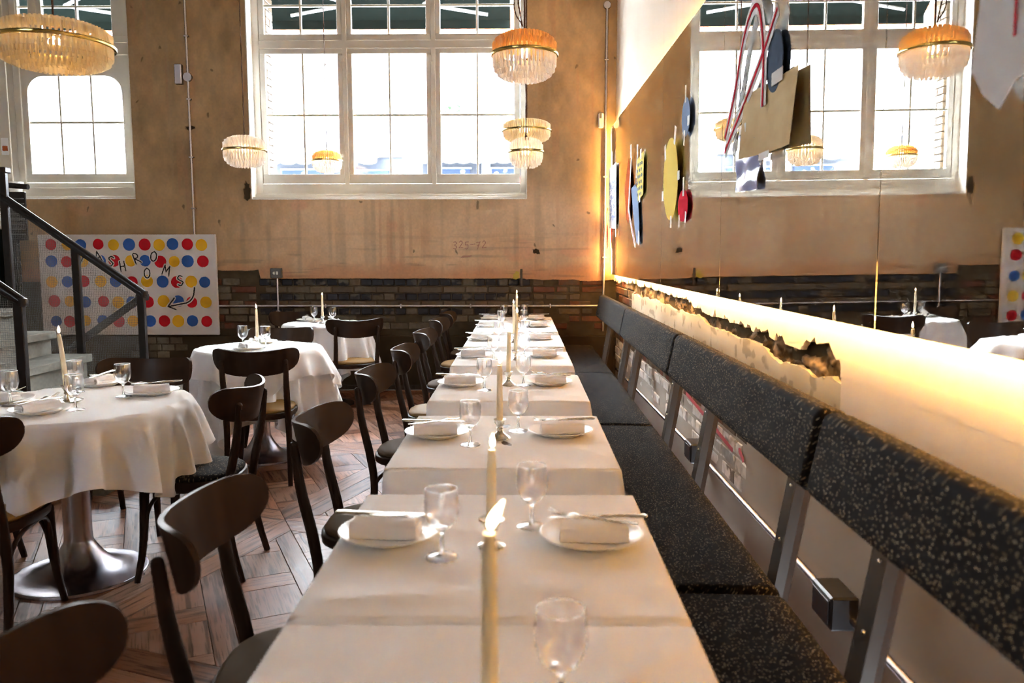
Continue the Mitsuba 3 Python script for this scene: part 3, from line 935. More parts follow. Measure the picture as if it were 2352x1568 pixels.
# curled things in front of the near panel
def sheet(name, P4, bulge, mat, label, cat_, tapes=()):
    P4 = np.asarray(P4, float)
    n = 15
    u, v = np.meshgrid(np.linspace(0, 1, n), np.linspace(0, 1, n), indexing='ij')
    G = ((1 - u) * (1 - v))[..., None] * P4[0] + (u * (1 - v))[..., None] * P4[1] + (u * v)[..., None] * P4[2] + ((1 - u) * v)[..., None] * P4[3]
    G = G.copy()
    for axis, fn in bulge:
        G[..., axis] += fn(u, v)
    k = solo(name, P(thicken(G, 0.0016), mat, True), label, cat_, 'paper cut-outs taped to the mirror')
    for (lo, hi) in tapes:
        put('tape', P(box(lo, hi, 0.001), 'm_tape'), k)
    return k


sheet('paper_sheet', [(0.878, 3.215, 1.985), (0.882, 2.61, 1.965), (0.882, 2.63, 1.722), (0.878, 3.22, 1.742)],
      [(0, lambda u, v: -0.004 - 0.022 * (2 * u - 1) ** 2 * (0.3 + 0.7 * v))], 'm_tan', 'curled tan brown paper sheet hanging off the mirror', 'paper',
      [([0.868, 2.76, 1.95], [0.870, 2.88, 1.995]), ([0.866, 2.88, 1.71], [0.868, 3.0, 1.735]), ([0.862, 3.17, 1.84], [0.864, 3.26, 1.875])])
cutout('paper_oval', oval(2.87, 2.035, 0.088, 0.105), 'm_slate', 'dark blue paper oval rising behind the tan sheet', 'paper cut-out', off=0.012)
sheet('film_strip', [(0.884, 3.30, 1.845), (0.884, 3.05, 1.80), (0.884, 3.03, 1.612), (0.884, 3.34, 1.622)],
      [(0, lambda u, v: -0.010 - 0.005 * np.sin(9 * u + 4 * v) - 0.003 * np.cos(13 * v + 2 * u))], 'm_foil', 'crinkled glossy blue film below the tan sheet', 'film')
rib = bez([(0.868, 3.50, 1.86), (0.868, 3.36, 2.02), (0.868, 3.26, 2.19), (0.868, 3.15, 2.28), (0.868, 3.05, 2.265), (0.868, 2.98, 2.10), (0.868, 2.97, 1.90)], 10)
rk = thing('paper_ribbon', 'looped white ribbon with a red stripe above the tan sheet', 'paper cut-out', 'paper cut-outs taped to the mirror')


def flat_ribbon(path, w, t=0.002):
    path = np.asarray(path)
    tg = np.gradient(path, axis=0); tg /= np.linalg.norm(tg, axis=1, keepdims=True)
    nx = np.array([1.0, 0.0, 0.0])
    sd = np.cross(tg, nx); sd /= np.linalg.norm(sd, axis=1, keepdims=True)
    G = np.stack([path - sd * w / 2, path, path + sd * w / 2], 1)
    return thicken(G, t)


put('band', P(flat_ribbon(rib, 0.062), 'm_paper', 40), rk)
put('red_stripe', P(flat_ribbon(rib + [-0.003, 0, 0], 0.014), 'm_cherry', 40), rk, label='red stripe')
put('tape', P(box([0.868, 3.09, 2.28], [0.870, 3.16, 2.50], 0.0005), 'm_tape'), rk)
rib2 = bez([(0.868, 2.83, 2.20), (0.868, 2.98, 2.09), (0.868, 3.2, 1.96), (0.868, 3.45, 1.83), (0.868, 3.5, 1.80)], 8)
rk = thing('paper_ribbon', 'straight white ribbon with a red stripe crossing the looped one', 'paper cut-out', 'paper cut-outs taped to the mirror')
put('band', P(flat_ribbon(rib2, 0.055), 'm_paper', 40), rk)
put('red_stripe', P(flat_ribbon(rib2 + [-0.003, 0, 0], 0.012), 'm_cherry', 40), rk, label='red stripe')
ck = thing('paper_card', 'blurred white paper card with a red line at the top right edge', 'paper', 'paper cut-outs taped to the mirror')
cp = Polygon([(1.58, 1.86), (1.30, 2.02), (1.30, 1.70), (1.46, 1.675), (1.505, 1.632), (1.555, 1.665), (1.60, 1.72)])
put('card', P(mpoly(cp, 0.003, 0.03), 'm_paper'), ck)
put('red_line', P(mpoly(sbox(1.462, 1.75, 1.468, 1.95), 0.001, 0.035), 'm_cherry'), ck)

# ------------------------------------------------------------------ conduits, boxes, sensor


def conduit(path, r, label, clips=(), nrm=(0, -1, 0), group='galvanised conduit'):
    k = thing('conduit', label, 'pipe', group)
    put('pipe', P(tube(path, r, 12), 'm_galv', 40), k)
    for c in clips:
        c = np.array(c)
        lo = c - 0.022; hi = c + 0.022
        ax = int(np.argmax(np.abs(nrm)))
        lo[ax] = c[ax] - r * 1.15; hi[ax] = c[ax] + 0.028
        d = np.array(path[-1]) - np.array(path[0]); along = int(np.argmax(np.abs(d)))
        lo[along] = c[along] - 0.008; hi[along] = c[along] + 0.008
        put('clip', P(box(lo, hi, 0.003), 'm_galv'), k)
    return k


yc = YW - 0.021
conduit([(-3.281, yc, 4.7), (-3.281, yc, 1.50)], 0.011, 'upright steel conduit running down the wall to the dotted sign', [(-3.281, yc, z) for z in (3.49, 2.89, 2.33, 1.83)])
jb = thing('junction_box', 'small steel switch box halfway up the left conduit', 'junction box')
put('body', P(box([-3.40, YW - 0.06, 3.03], [-3.33, YW, 3.22], 0.006), 'm_galv'), jb)
put('round_box', P(move(lathe([(0, 0), (0.04, 0), (0.042, 0.004), (0.042, 0.038), (0, 0.04)], 20), x=-3.281, y=YW, z=3.10, rx=math.pi / 2), 'm_galv', 40), jb)
conduit([(-3.06, YW - 0.03, 0.856), (0.80, YW - 0.03, 0.856)], 0.0115, 'level steel conduit across the dark brick', [(x, YW - 0.03, 0.856) for x in (-1.98, -1.22, -0.52, 0.28)])
conduit([(-2.462, YW - 0.032, 1.14), (-2.462, YW - 0.032, 0.56)], 0.011, 'short steel conduit hanging from the grey wall box', [(-2.462, YW - 0.032, 0.80)])
sk = thing('wall_box', 'grey wall box with a white arrow mark above the short conduit', 'socket box')
put('body', P(box([-2.525, YW - 0.055, 1.135], [-2.415, YW, 1.235], 0.006), 'm_greybox'), sk)
put('mark', P(move(stand_y(extr(unary_union([Polygon([(-2.503, 1.187), (-2.488, 1.203), (-2.478, 1.203), (-2.478, 1.171), (-2.488, 1.171)]), sbox(-2.466, 1.171, -2.445, 1.203)]), 0.001)), y=YW - 0.055), 'm_plastic'), sk, label='white arrow and square')
conduit([(0.818, yc, 3.74), (0.815, yc, 0.60)], 0.0125, 'upright steel conduit in the corner beside the mirror', [(0.817, yc, z) for z in (3.25, 2.13, 1.34)])
solo('junction_box', P(move(lathe([(0, 0), (0.033, 0), (0.036, 0.004), (0.036, 0.036), (0.032, 0.04), (0, 0.04)], 24), x=0.818, y=YW, z=3.76, rx=math.pi / 2), 'm_galv', 40), 'round steel box on top of the corner conduit', 'junction box')
mk = thing('motion_sensor', 'white motion sensor on the wall beside the corner conduit', 'sensor')
put('body', P(box([0.742, YW - 0.045, 2.60], [0.796, YW, 2.745], 0.016), 'm_plastic', 30), mk)
put('lens', P(box([0.757, YW - 0.049, 2.69], [0.774, YW - 0.044, 2.735], 0.004), 'm_greybox'), mk)
xc = xr(3) - 0.026
conduit([(xr(7.6) - 0.02, 7.6, 0.28), (xr(4) - 0.02, 4.0, 0.33), (xr(0.5) - 0.02, 0.5, 0.33)], 0.0115, 'steel conduit along the right wall behind the backrest', [])
for (y, lb) in ((4.10, 'dark socket box on the right wall conduit, far one'), (2.26, 'dark socket box on the right wall conduit, near one')):
    k = thing('socket_box', lb, 'socket box', 'socket boxes behind the banquette')
    put('body', P(box([xr(y) - 0.085, y - 0.075, 0.30], [xr(y) - 0.004, y + 0.075, 0.40], 0.006), 'm_black'), k)
    put('face_plate', P(box([xr(y) - 0.089, y - 0.06, 0.315], [xr(y) - 0.085, y + 0.06, 0.385], 0.002), 'm_black'), k)

# ------------------------------------------------------------------ dotted sign
cv = thing('dotted_sign', 'white canvas with rows of red, yellow and blue dots and the hand lettered word WASHROOMS', 'sign')
YC = YW - 0.062
put('canvas', P(move(box([-4.845, YC, 0.566], [-3.062, YC + 0.035, 1.572], 0.004)), 'm_canvas'), cv)


def sx(px):
    return -4.845 + (px - 92.0) / (500.0 - 92.0) * 1.783


def sz(py):
    return 1.572 - (py - 538.0) / (769.0 - 538.0) * 1.006


rows = [(561, [122, 160, 190, 231, 266, 302, 338, 371, 402, 436, 468]), (599, [121, 156, 192, 233, 266, 304, 337, 372, 404, 435, 470]),
        (646, [119, 155, 193, 232, 267, 304, 339, 375, 408, 441, 472]), (692, [122, 158, 194, 236, 270, 302, 339, 375, 409, 440, 473]),
        (737, [124, 155, 192, 232, 269, 302, 342, 375, 407, 440, 473])]
cols = ['m_red', 'm_yellow', 'm_blue']
rd = random.Random(3)
dotp = {}
for ri, (py, xsr) in enumerate(rows):
    for ci, px in enumerate(xsr):
        a = np.linspace(0, 2 * np.pi, 20, endpoint=False)
        rr = 0.058 + rd.uniform(-0.004, 0.004)
        pg = Polygon(np.stack([rr * np.cos(a), rr * np.sin(a)], 1))
        cm = cols[(ci - ri) % 3]
        put('dot', P(move(stand_y(extr(pg, 0.0008)), x=sx(px), y=YC, z=sz(py) + rd.uniform(-0.006, 0.006)), cm), cv)
for ch, px, py, rt in (('W', 183, 598, -18), ('A', 230, 587, 12), ('S', 259, 599, -8), ('H', 286, 610, 8), ('R', 319, 592, 18), ('O', 358, 588, -10), ('O', 341, 626, 0), ('M', 385, 620, -16), ('S', 417, 643, 10)):
    for lw, dd, mt, nm in ((0.030, 0.0012, 'm_canvas', 'letter_edge'), (0.011, 0.0020, 'm_ink', 'letter')):
        g = glyph(ch, sx(px) - 0.035, sz(py) - 0.05, 0.098, 0.072, rt, lw)
        put(nm, P(move(stand_y(extr(g, dd)), y=YC), mt), cv)
arc = bez([(sx(448), sz(660)), (sx(444), sz(680)), (sx(432), sz(693)), (sx(412), sz(698)), (sx(387), sz(703))], 6)
head = LineString([(sx(400), sz(684)), (sx(385), sz(703)), (sx(403), sz(710))])
for lw, dd, mt, nm in ((0.036, 0.0012, 'm_canvas', 'arrow_edge'), (0.013, 0.0020, 'm_ink', 'arrow')):
    put(nm, P(move(stand_y(extr(LineString(arc).buffer(lw / 2).union(head.buffer(lw / 2)), dd)), y=YC), mt), cv)

# ------------------------------------------------------------------ staircase
st = thing('staircase', 'concrete staircase rising to the left', 'staircase')
XS, GO, RI = -2.35, 0.25, 0.1655
for k in range(11):
    x1 = XS - GO * k
    z = RI * (k + 1)
    put('tread', P(box([x1 - GO - 0.05, 4.40, z - 0.055], [x1, 5.68, z], 0.005), 'm_concrete'), st)
    put('riser', P(box([x1 - GO - 0.02, 4.42, 0.0 if k < 4 else z - 0.5], [x1 - 0.035, 5.66, z - 0.055]), 'm_concrete'), st)
put('landing', P(box([-6.55, 4.40, RI * 11 - 0.2], [XS - GO * 11, 7.9, RI * 11], 0.004), 'm_concrete'), st)


def wires(x0, x1, zf0, zf1, y, pitch=0.0125, r=0.0007):
    ms = []
    for x in np.arange(x0 + pitch / 2, x1, pitch):
        ms.append(box([x - r, y - r, zf0(x)], [x + r, y + r, zf1(x)]))
    lo, hi = min(zf0(x0), zf0(x1)), max(zf1(x0), zf1(x1))
    for z in np.arange(lo + pitch / 2, hi, pitch):
        xs_ = np.linspace(x0, x1, 60)
        ok = [x for x in xs_ if zf0(x) <= z <= zf1(x)]
        if len(ok) > 1:
            ms.append(box([ok[0], y - r, z - r], [ok[-1], y + r, z + r]))
    return cat(ms)


def rail_z(x):       # top of the sloping handrail above x
    return 1.105 + (-2.70 - x) * 0.705


def balustrade(y, label, xs_posts, land=False):
    k = thing('balustrade', label, 'balustrade', 'stair balustrades')
    for i, x in enumerate(xs_posts):
        foot = RI * max(0, math.ceil((XS - x) / GO))
        top = rail_z(x) - 0.02
        if land and i == len(xs_posts) - 1:
            top = 1.965
        put('post', P(box([x - 0.026, y - 0.018, foot], [x + 0.026, y + 0.018, top], 0.004), 'm_blackmetal'), k)
    a, b = xs_posts[0] + 0.02, xs_posts[-1] - 0.02
    if land:
        put('post_cap', P(box([xs_posts[-1] - 0.04, y - 0.035, 1.945], [xs_posts[-1] + 0.04, y + 0.035, 1.985], 0.006), 'm_blackmetal'), k)
    hr = cat([tube([(a, y, rail_z(a) - 0.025), (b, y, rail_z(b) - 0.025)], 0.029, 14)])
    put('handrail', P(hr, 'm_blackmetal', 40), k)
    put('rail_cap', P(move(lathe([(0, -0.03), (0.027, -0.02), (0.03, 0.0), (0.027, 0.02), (0, 0.03)], 14), a, y, rail_z(a) - 0.025), 'm_blackmetal', 40), k)
    for i in range(len(xs_posts) - 1):
        x1, x0 = xs_posts[i] - 0.03, xs_posts[i + 1] + 0.03
        f0 = lambda x: max(0.02, RI * ((XS - x) / GO) - 0.02)
        f1 = lambda x: rail_z(x) - 0.07
        v = np.array([[x0, y, f0(x0)], [x1, y, f0(x1)], [x1, y, f1(x1)], [x0, y, f1(x0)]])
        pk = put('glass_panel', P((v, np.array([[0, 1, 2], [0, 2, 3]])), 'm_pane'), k)
        put('wire_mesh', P(wires(x0, x1, f0, f1, y), 'm_dust'), k, kind='stuff', label='fine wire mesh inside the glass')
    return k


balustrade(5.70, 'black steel balustrade with wired glass on the far side of the stairs', [-2.735, -3.19, -3.675], True)
balustrade(4.35, 'black steel balustrade with wired glass on the near side of the stairs', [-2.765, -3.30])
lb = thing('landing_rail', 'black rail with a slatted panel at the stair landing', 'railing')
put('rail', P(tube([(-4.60, 7.2, 1.99), (-4.42, 7.2, 1.975)], 0.024, 12), 'm_blackmetal', 40), lb)
put('panel', P(box([-4.60, 7.19, 1.50], [-4.45, 7.21, 1.93], 0.003), 'm_blackmetal'), lb)
for k in range(8):
    put('slat', P(box([-4.59, 7.175, 1.55 + k * 0.045], [-4.46, 7.19, 1.56 + k * 0.045], 0.002), 'm_greybox'), lb)
bh = thing('basement_handrail', 'sloping flat black handrail going down behind the wired glass', 'handrail')
put('rail', P(cat([tube([(-2.98, 6.2, 1.035), (-3.75, 6.2, 0.50)], 0.030, 8)]), 'm_blackmetal'), bh)
put('end_knob', P(move(lathe([(0, -0.05), (0.03, -0.04), (0.034, 0.0), (0.03, 0.04), (0, 0.05)], 14), -2.965, 6.2, 1.045, ry=math.pi / 2), 'm_blackmetal', 40), bh)
put('post', P(box([-3.72, 6.18, 0.0], [-3.67, 6.22, 0.54], 0.004), 'm_blackmetal'), bh)
dk = thing('dark_panel', 'tall dark green panel standing at the wall left of the dotted sign', 'panel')
put('panel', P(box([-5.35, 7.86, 0.0], [-5.02, 7.90, 1.72], 0.004), 'm_awning'), dk)
put('stile', P(box([-5.02, 7.85, 0.0], [-4.97, 7.905, 1.72], 0.004), 'm_blackmetal'), dk)
pt = thing('sill_pot', 'white pot standing on the left window sill', 'pot')
put('body', P(move(lathe([(0, 0), (0.05, 0), (0.066, 0.14), (0.068, 0.145), (0.062, 0.145), (0.055, 0.03), (0, 0.02)], 24), -5.10, 8.11, 1.956), 'm_reveal', 40), pt)
po = thing('wall_notice', 'small printed notice pinned to the left window frame', 'notice')
put('sheet', P(box([-5.29, YF - 0.0235, 2.38], [-5.215, YF - 0.0215, 2.55]), 'm_paper'), po)
put('print', P(box([-5.28, YF - 0.0245, 2.42], [-5.225, YF - 0.0235, 2.47]), 'm_brickred'), po)

# ------------------------------------------------------------------ banquette
bq = thing('banquette', 'long banquette in black fabric flecked with gold along the right wall', 'banquette')


def cushion(x0, x1, y0, y1, z0, z1, r, nx=10, ny=46):
    """A soft rounded block."""
    m = trimesh.creation.box(extents=[1, 1, 1])
    n = 22
    def face(axis, sgn):
        a = np.linspace(-1, 1, n)
        u, v = np.meshgrid(a, a, indexing='ij')
        p = np.zeros((n, n, 3)); o = [i for i in range(3) if i != axis]
        p[..., axis] = sgn; p[..., o[0]] = u; p[..., o[1]] = v
        g = grid_mesh(p)
        c = np.cross(g.vertices[g.faces[0][1]] - g.vertices[g.faces[0][0]], g.vertices[g.faces[0][2]] - g.vertices[g.faces[0][0]])
        return g if c[axis] * sgn > 0 else TM(g.vertices, g.faces[:, ::-1])
    m = cat([face(a, s) for a in range(3) for s in (-1, 1)])
    m.merge_vertices()
    h = np.array([x1 - x0, y1 - y0, z1 - z0]) / 2
    v = m.vertices
    # non-uniform spacing so that the rounding has points
    w = np.sign(v) * (np.abs(v))
    q = w * h
    for k in range(3):
        inner = h[k] - r
        t = np.abs(w[:, k])
        q[:, k] = np.sign(w[:, k]) * np.where(t < 0.6, t / 0.6 * inner, inner + (t - 0.6) / 0.4 * r)
    c = np.clip(q, -(h - r), h - r)
    d = q - c
    l = np.linalg.norm(d, axis=1, keepdims=True)
    lin = np.abs(d).max(1, keepdims=True)
    q = c + d / np.maximum(l, 1e-9) * np.minimum(lin, r) * 1.0
    return TM(q + [(x0 + x1) / 2, (y0 + y1) / 2, (z0 + z1) / 2], m.faces)


def fabuv(m, mode):
    v = m.vertices
    if mode == 'seat':
        return np.stack([v[:, 1], v[:, 0] - v[:, 2]], 1)
    return np.stack([v[:, 1], v[:, 2] - v[:, 0]], 1)


for (y1, y0) in ((8.02, 6.105), (6.095, 4.215), (4.205, 2.095), (2.085, 0.05), (0.04, -1.9)):
    m = cushion(0.235, 0.712, y0, y1, 0.345, 0.462, 0.035)
    v = m.vertices.copy()
    v[:, 2] += np.where(v[:, 2] > 0.42, 0.006 * np.cos((v[:, 0] - 0.47) / 0.24 * 1.5), 0)
    m = TM(v, m.faces)
    put('seat_cushion', P(m, 'm_fabric', True, uv=fabuv(m, 'seat')), bq)
for (y1, y0) in ((7.585, 5.705), (5.695, 3.825), (3.815, 1.945), (1.935, 0.06), (0.05, -1.85)):
    m = cushion(-0.045, 0.045, y0, y1, -0.108, 0.108, 0.030)
    m = move(m, ry=math.radians(11.0))
    m = move(m, x=0.755, z=0.880)
    put('backrest_cushion', P(m, 'm_fabric', True, uv=fabuv(m, 'back')), bq)
put('base', P(cat([box([0.30, -1.9, 0.0], [0.68, 8.02, 0.10]), box([0.26, -1.9, 0.10], [0.70, 8.02, 0.346], 0.005)]), 'm_post'), bq)
for y in (7.1, 5.93, 5.36, 4.00, 3.27, 2.22, 1.66, 0.45):
    lean = math.atan2(0.070, 0.42)
    m = box([0.004, -0.038, 0], [0.05, 0.038, 0.62], 0.003)
    k = put('post', P(move(m, x=0.688, y=y, z=0.30, ry=lean), 'm_post'), bq)
    put('steel_face', P(move(cat([box([0.0, -0.040, 0], [0.004, 0.022, 0.60], 0.001), box([0.0, -0.044, 0], [0.03, -0.039, 0.60], 0.001)]), x=0.688, y=y, z=0.30, ry=lean), 'm_steelpost'), k)
    for hz in (0.27, 0.43):
        put('bolt', P(move(lathe([(0, 0.006), (0.005, 0.004), (0.006, 0), (0, 0)], 10), x=0.688 + hz * math.sin(lean) - 0.002, y=y - 0.02, z=0.30 + hz * math.cos(lean), ry=-math.pi / 2 + lean), 'm_silver', 40), k)
# ------------------------------------------------------------------ tables of the banquette row
ORD = ['nearest', 'second nearest', 'third nearest', 'fourth nearest', 'fifth nearest', 'sixth nearest', 'second farthest', 'farthest']
TX = -0.058
TY = [0.925, 1.668, 2.660, 3.728, 4.765, 5.748, 6.815, 7.575]
TD = [0.73, 0.715, 0.775, 0.745, 0.665, 0.745, 0.745, 0.745]
ZTOP = 0.750
TWD = 0.695


def row_cloth(W, D, drop, seed, flare_r=0.03):
    """A pressed square cloth over a rectangular top: flat with folded creases, straight sides, envelope corners."""
    r = np.random.default_rng(seed)
    n = 56
    rad = 0.010
    a = np.linspace(-1, 1, n)
    u, v = np.meshgrid(a, a, indexing='ij')
    G = np.stack([u * (W / 2 - rad), v * (D / 2 - rad), np.zeros_like(u)], -1)
    z = np.zeros_like(u)
    for _ in range(7):                                   # creases: low ridges with sloping flanks
        ang = r.choice([45, -45, 38, -40, 90, 0]) + r.uniform(-9, 9)
        c, s = math.cos(math.radians(ang)), math.sin(math.radians(ang))
        d = G[..., 0] * s - G[..., 1] * c - r.uniform(-0.28, 0.28)
        z += r.choice([1, 1, -0.7]) * (0.0030 * np.maximum(0, 1 - np.abs(d) / 0.075) ** 1.3 + 0.0012 * np.exp(-(d / 0.010) ** 2))
    z += 0.0008 * (meshkit.fbm(np.stack([u * 6 + seed, v * 6, u * 0], -1).reshape(-1, 3), 2).reshape(u.shape) - 0.5)
    edge = np.minimum(1, (1 - np.maximum(np.abs(u), np.abs(v))) / 0.12)
    G[..., 2] = z * edge + 0.0
    rim = [(i, 0) for i in range(n)] + [(n - 1, j) for j in range(1, n)] + [(i, n - 1) for i in range(n - 2, -1, -1)] + [(0, j) for j in range(n - 2, 0, -1)]
    R0 = np.array([G[i, j] for i, j in rim])
    nr = len(rim)
    nx = np.where(np.isclose(np.abs(R0[:, 0]), W / 2 - rad), np.sign(R0[:, 0]), 0.0)
    ny = np.where(np.isclose(np.abs(R0[:, 1]), D / 2 - rad), np.sign(R0[:, 1]), 0.0)
    nn = np.stack([nx, ny], 1)
    rings = []
    for t in np.linspace(0, np.pi / 2, 5)[1:]:
        p = R0.copy(); p[:, :2] += nn * rad * math.sin(t); p[:, 2] -= rad * (1 - math.cos(t))
        rings.append(p)
    base_ = rings[-1]
    per = np.cumsum(np.r_[0, np.linalg.norm(np.diff(np.vstack([R0, R0[:1]]), axis=0), axis=1)])[:-1]
    for h in np.linspace(0, drop, 13)[1:]:
        p = base_.copy(); p[:, 2] -= h
        fl = np.where(nx > 0, flare_r, np.where(nx < 0, 0.018, 0.004))
        wob = 0.004 * np.sin(per * 11 + seed) * h / drop
        # the corner flap: a triangle folded flat over the front and back faces
        cd = np.abs(np.abs(p[:, 0]) - W / 2)
        flap = np.where((ny != 0) & (cd < 0.75 * h + 0.004), 0.006 + 0.02 * (0.75 * h - cd), 0.0)
        p[:, :2] += nn * (fl * (h / drop) + wob)[:, None]
        p[:, 1] += ny * flap
        rings.append(p)
    nV = n * n
    idx = np.arange(nV).reshape(n, n)
    A, B, C_, D_ = idx[:-1, :-1], idx[1:, :-1], idx[1:, 1:], idx[:-1, 1:]
    f = [np.stack([A, B, C_], -1).reshape(-1, 3), np.stack([A, C_, D_], -1).reshape(-1, 3)]
    prev = np.array([idx[i, j] for i, j in rim])
    o = nV
    for k in range(len(rings)):
        cur = np.arange(nr) + o
        q, w = np.roll(prev, -1), np.roll(cur, -1)
        f += [np.stack([prev, cur, w], 1), np.stack([prev, w, q], 1)]
        prev = cur; o += nr
    return TM(np.vstack([G.reshape(-1, 3)] + rings), np.vstack(f))


clothm = {}
for i, (y, d) in enumerate(zip(TY, TD)):
    t = thing('dining_table', f'small rectangular dining table under the white cloth, {ORD[i]} of the banquette row', 'table', 'tables of the banquette row')
    hw = TWD / 2 - 0.006
    put('tabletop', P(box([TX - hw, y - d / 2 + 0.006, ZTOP - 0.034], [TX + hw, y + d / 2 - 0.006, ZTOP - 0.006], 0.004), 'm_post'), t)
    put('column', P(tube([(TX, y, 0.03), (TX, y, ZTOP - 0.03)], 0.035, 14), 'm_blackmetal', 40), t)
    put('foot', P(move(lathe([(0, 0), (0.21, 0), (0.21, 0.012), (0.06, 0.03), (0.035, 0.05), (0, 0.05)], 28), TX, y, 0), 'm_blackmetal', 40), t)
    cl = row_cloth(TWD, d, 0.235, 3 + i, 0.10 if i >= 6 else 0.035)
    solo('tablecloth', P(move(cl, TX, y, ZTOP), 'm_cloth', 50), f'pressed white cloth on the {ORD[i]} banquette table', 'tablecloth', 'cloths of the banquette row')


# ------------------------------------------------------------------ round tables with draped cloths (a small cloth simulation)
def drape(R, half, ztop, p=4.0, rot=0.0, n=47, steps=230, seed=0, under=None, stiff=0.35):
    g = np.linspace(-1, 1, n)
    u, v = np.meshgrid(g, g, indexing='ij')
    mxa = np.maximum(np.abs(u), np.abs(v)); pn = (np.abs(u) ** p + np.abs(v) ** p) ** (1 / p)
    s = np.where(pn > 1e-9, mxa / np.maximum(pn, 1e-9), 1)
    X = np.stack([u * s * half, v * s * half], -1)
    c, sn = math.cos(rot), math.sin(rot)
    rest = np.stack([X[..., 0] * c - X[..., 1] * sn, X[..., 0] * sn + X[..., 1] * c], -1)
    Pp = np.concatenate([rest, np.full((n, n, 1), ztop)], -1)
    rr = np.linalg.norm(rest, axis=-1)
    rs_ = np.random.default_rng(seed)
    th = np.arctan2(rest[..., 1], rest[..., 0])
    wob = sum(np.cos(k * th + rs_.uniform(0, 6.3)) * rs_.uniform(0.3, 1) for k in (3, 5, 7, 9))
    Pp[..., 2] -= np.maximum(0, rr - R) * 0.25
    Pp[..., 2] += np.where(rr > R + 0.02, 0.008 * wob, 0)
    V = np.zeros_like(Pp)
    fixed = rr < R - 0.015
    cons = []
    full = slice(None)
    for (di, dj, k) in ((1, 0, 1.0), (0, 1, 1.0), (1, 1, 0.6), (1, -1, 0.6), (2, 0, stiff), (0, 2, stiff)):
        for ph in range(2 * max(di, abs(dj))):
            # every pair (i, i + d) belongs to one of the phases, so that the pairs of a phase do not overlap
            I = np.arange(n - di); J = np.arange(max(0, -dj), n - max(0, dj))
            key_ = I if di else J
            d_ = di if di else dj
            sel = (key_ % (2 * d_)) // d_ == (ph % 2) if d_ > 0 else np.ones(len(key_), bool)
            if d_ == 2:
                sel = ((key_ // 2) % 2) == (ph % 2)
            if ph >= 2:
                continue
            if di:
                I2 = I[sel]; J2 = J
            else:
                I2 = I; J2 = J[sel]
            a = np.ix_(I2, J2); b = np.ix_(I2 + di, J2 + dj)
            L = np.linalg.norm(rest[a] - rest[b], axis=-1)
            cons.append((a, b, L, k))
    dt = 0.012
    for it in range(steps):
        V[..., 2] -= 9.8 * dt
        V *= 0.955
        Q = Pp + V * dt
        for _ in range(7):
            for a, b, L, k in cons:
                d = Q[b] - Q[a]
                l = np.linalg.norm(d, axis=-1)
                w = (0.5 * k * (1 - L / np.maximum(l, 1e-9)))[..., None]
                d *= w
                Q[a] += d; Q[b] -= d
            rad = np.hypot(Q[..., 0], Q[..., 1])
            inside = (rad < R) & (Q[..., 2] < ztop)
            deep = inside & (Q[..., 2] < ztop - 0.014)
            sc = np.where(deep, R / np.maximum(rad, 1e-6), 1)
            Q[..., 0] *= sc; Q[..., 1] *= sc
            Q[..., 2] = np.where(inside & ~deep, ztop, Q[..., 2])
            # rounded rim
            out = (rad >= R) & (rad < R + 0.02) & (Q[..., 2] > ztop - 0.02)
            Q[..., 2] = np.where(out, np.minimum(Q[..., 2], ztop + 0.001), Q[..., 2])
            if under is not None:
                need = under(Q) + 0.005
                rad = np.hypot(Q[..., 0], Q[..., 1])
                push = (rad < need) & (Q[..., 2] < ztop - 0.012)
                sc = np.where(push, need / np.maximum(rad, 1e-6), 1)
                Q[..., 0] *= sc; Q[..., 1] *= sc
            Q[fixed, 0] = rest[fixed, 0]; Q[fixed, 1] = rest[fixed, 1]; Q[fixed, 2] = ztop
        V = (Q - Pp) / dt
        Pp = Q
    return Pp


def under_field(Pp, nb=120, nz=24):
    th = (np.arctan2(Pp[..., 1], Pp[..., 0]) / (2 * np.pi) * nb).astype(int) % nb
    zb = np.clip(((0.78 - Pp[..., 2]) / 0.6 * nz).astype(int), 0, nz - 1)
    F = np.zeros((nb, nz))
    np.maximum.at(F, (th.ravel(), zb.ravel()), np.hypot(Pp[..., 0], Pp[..., 1]).ravel())
    for _ in range(3):
        F = np.maximum(F, 0.999 * np.maximum(np.roll(F, 1, 0), np.roll(F, -1, 0)))
    F = np.maximum.accumulate(F, 1)

    def look(Q):
        a = (np.arctan2(Q[..., 1], Q[..., 0]) / (2 * np.pi) * nb).astype(int) % nb
        b = np.clip(((0.78 - Q[..., 2]) / 0.6 * nz).astype(int), 0, nz - 1)
        return F[a, b]
    return look


def fine(Pp):
    """Twice the grid by smooth interpolation."""
    from scipy.ndimage import zoom
    n = Pp.shape[0]
    return np.stack([zoom(Pp[..., k], (2 * n - 1) / n, order=3, mode='nearest', grid_mode=False) for k in range(3)], -1)


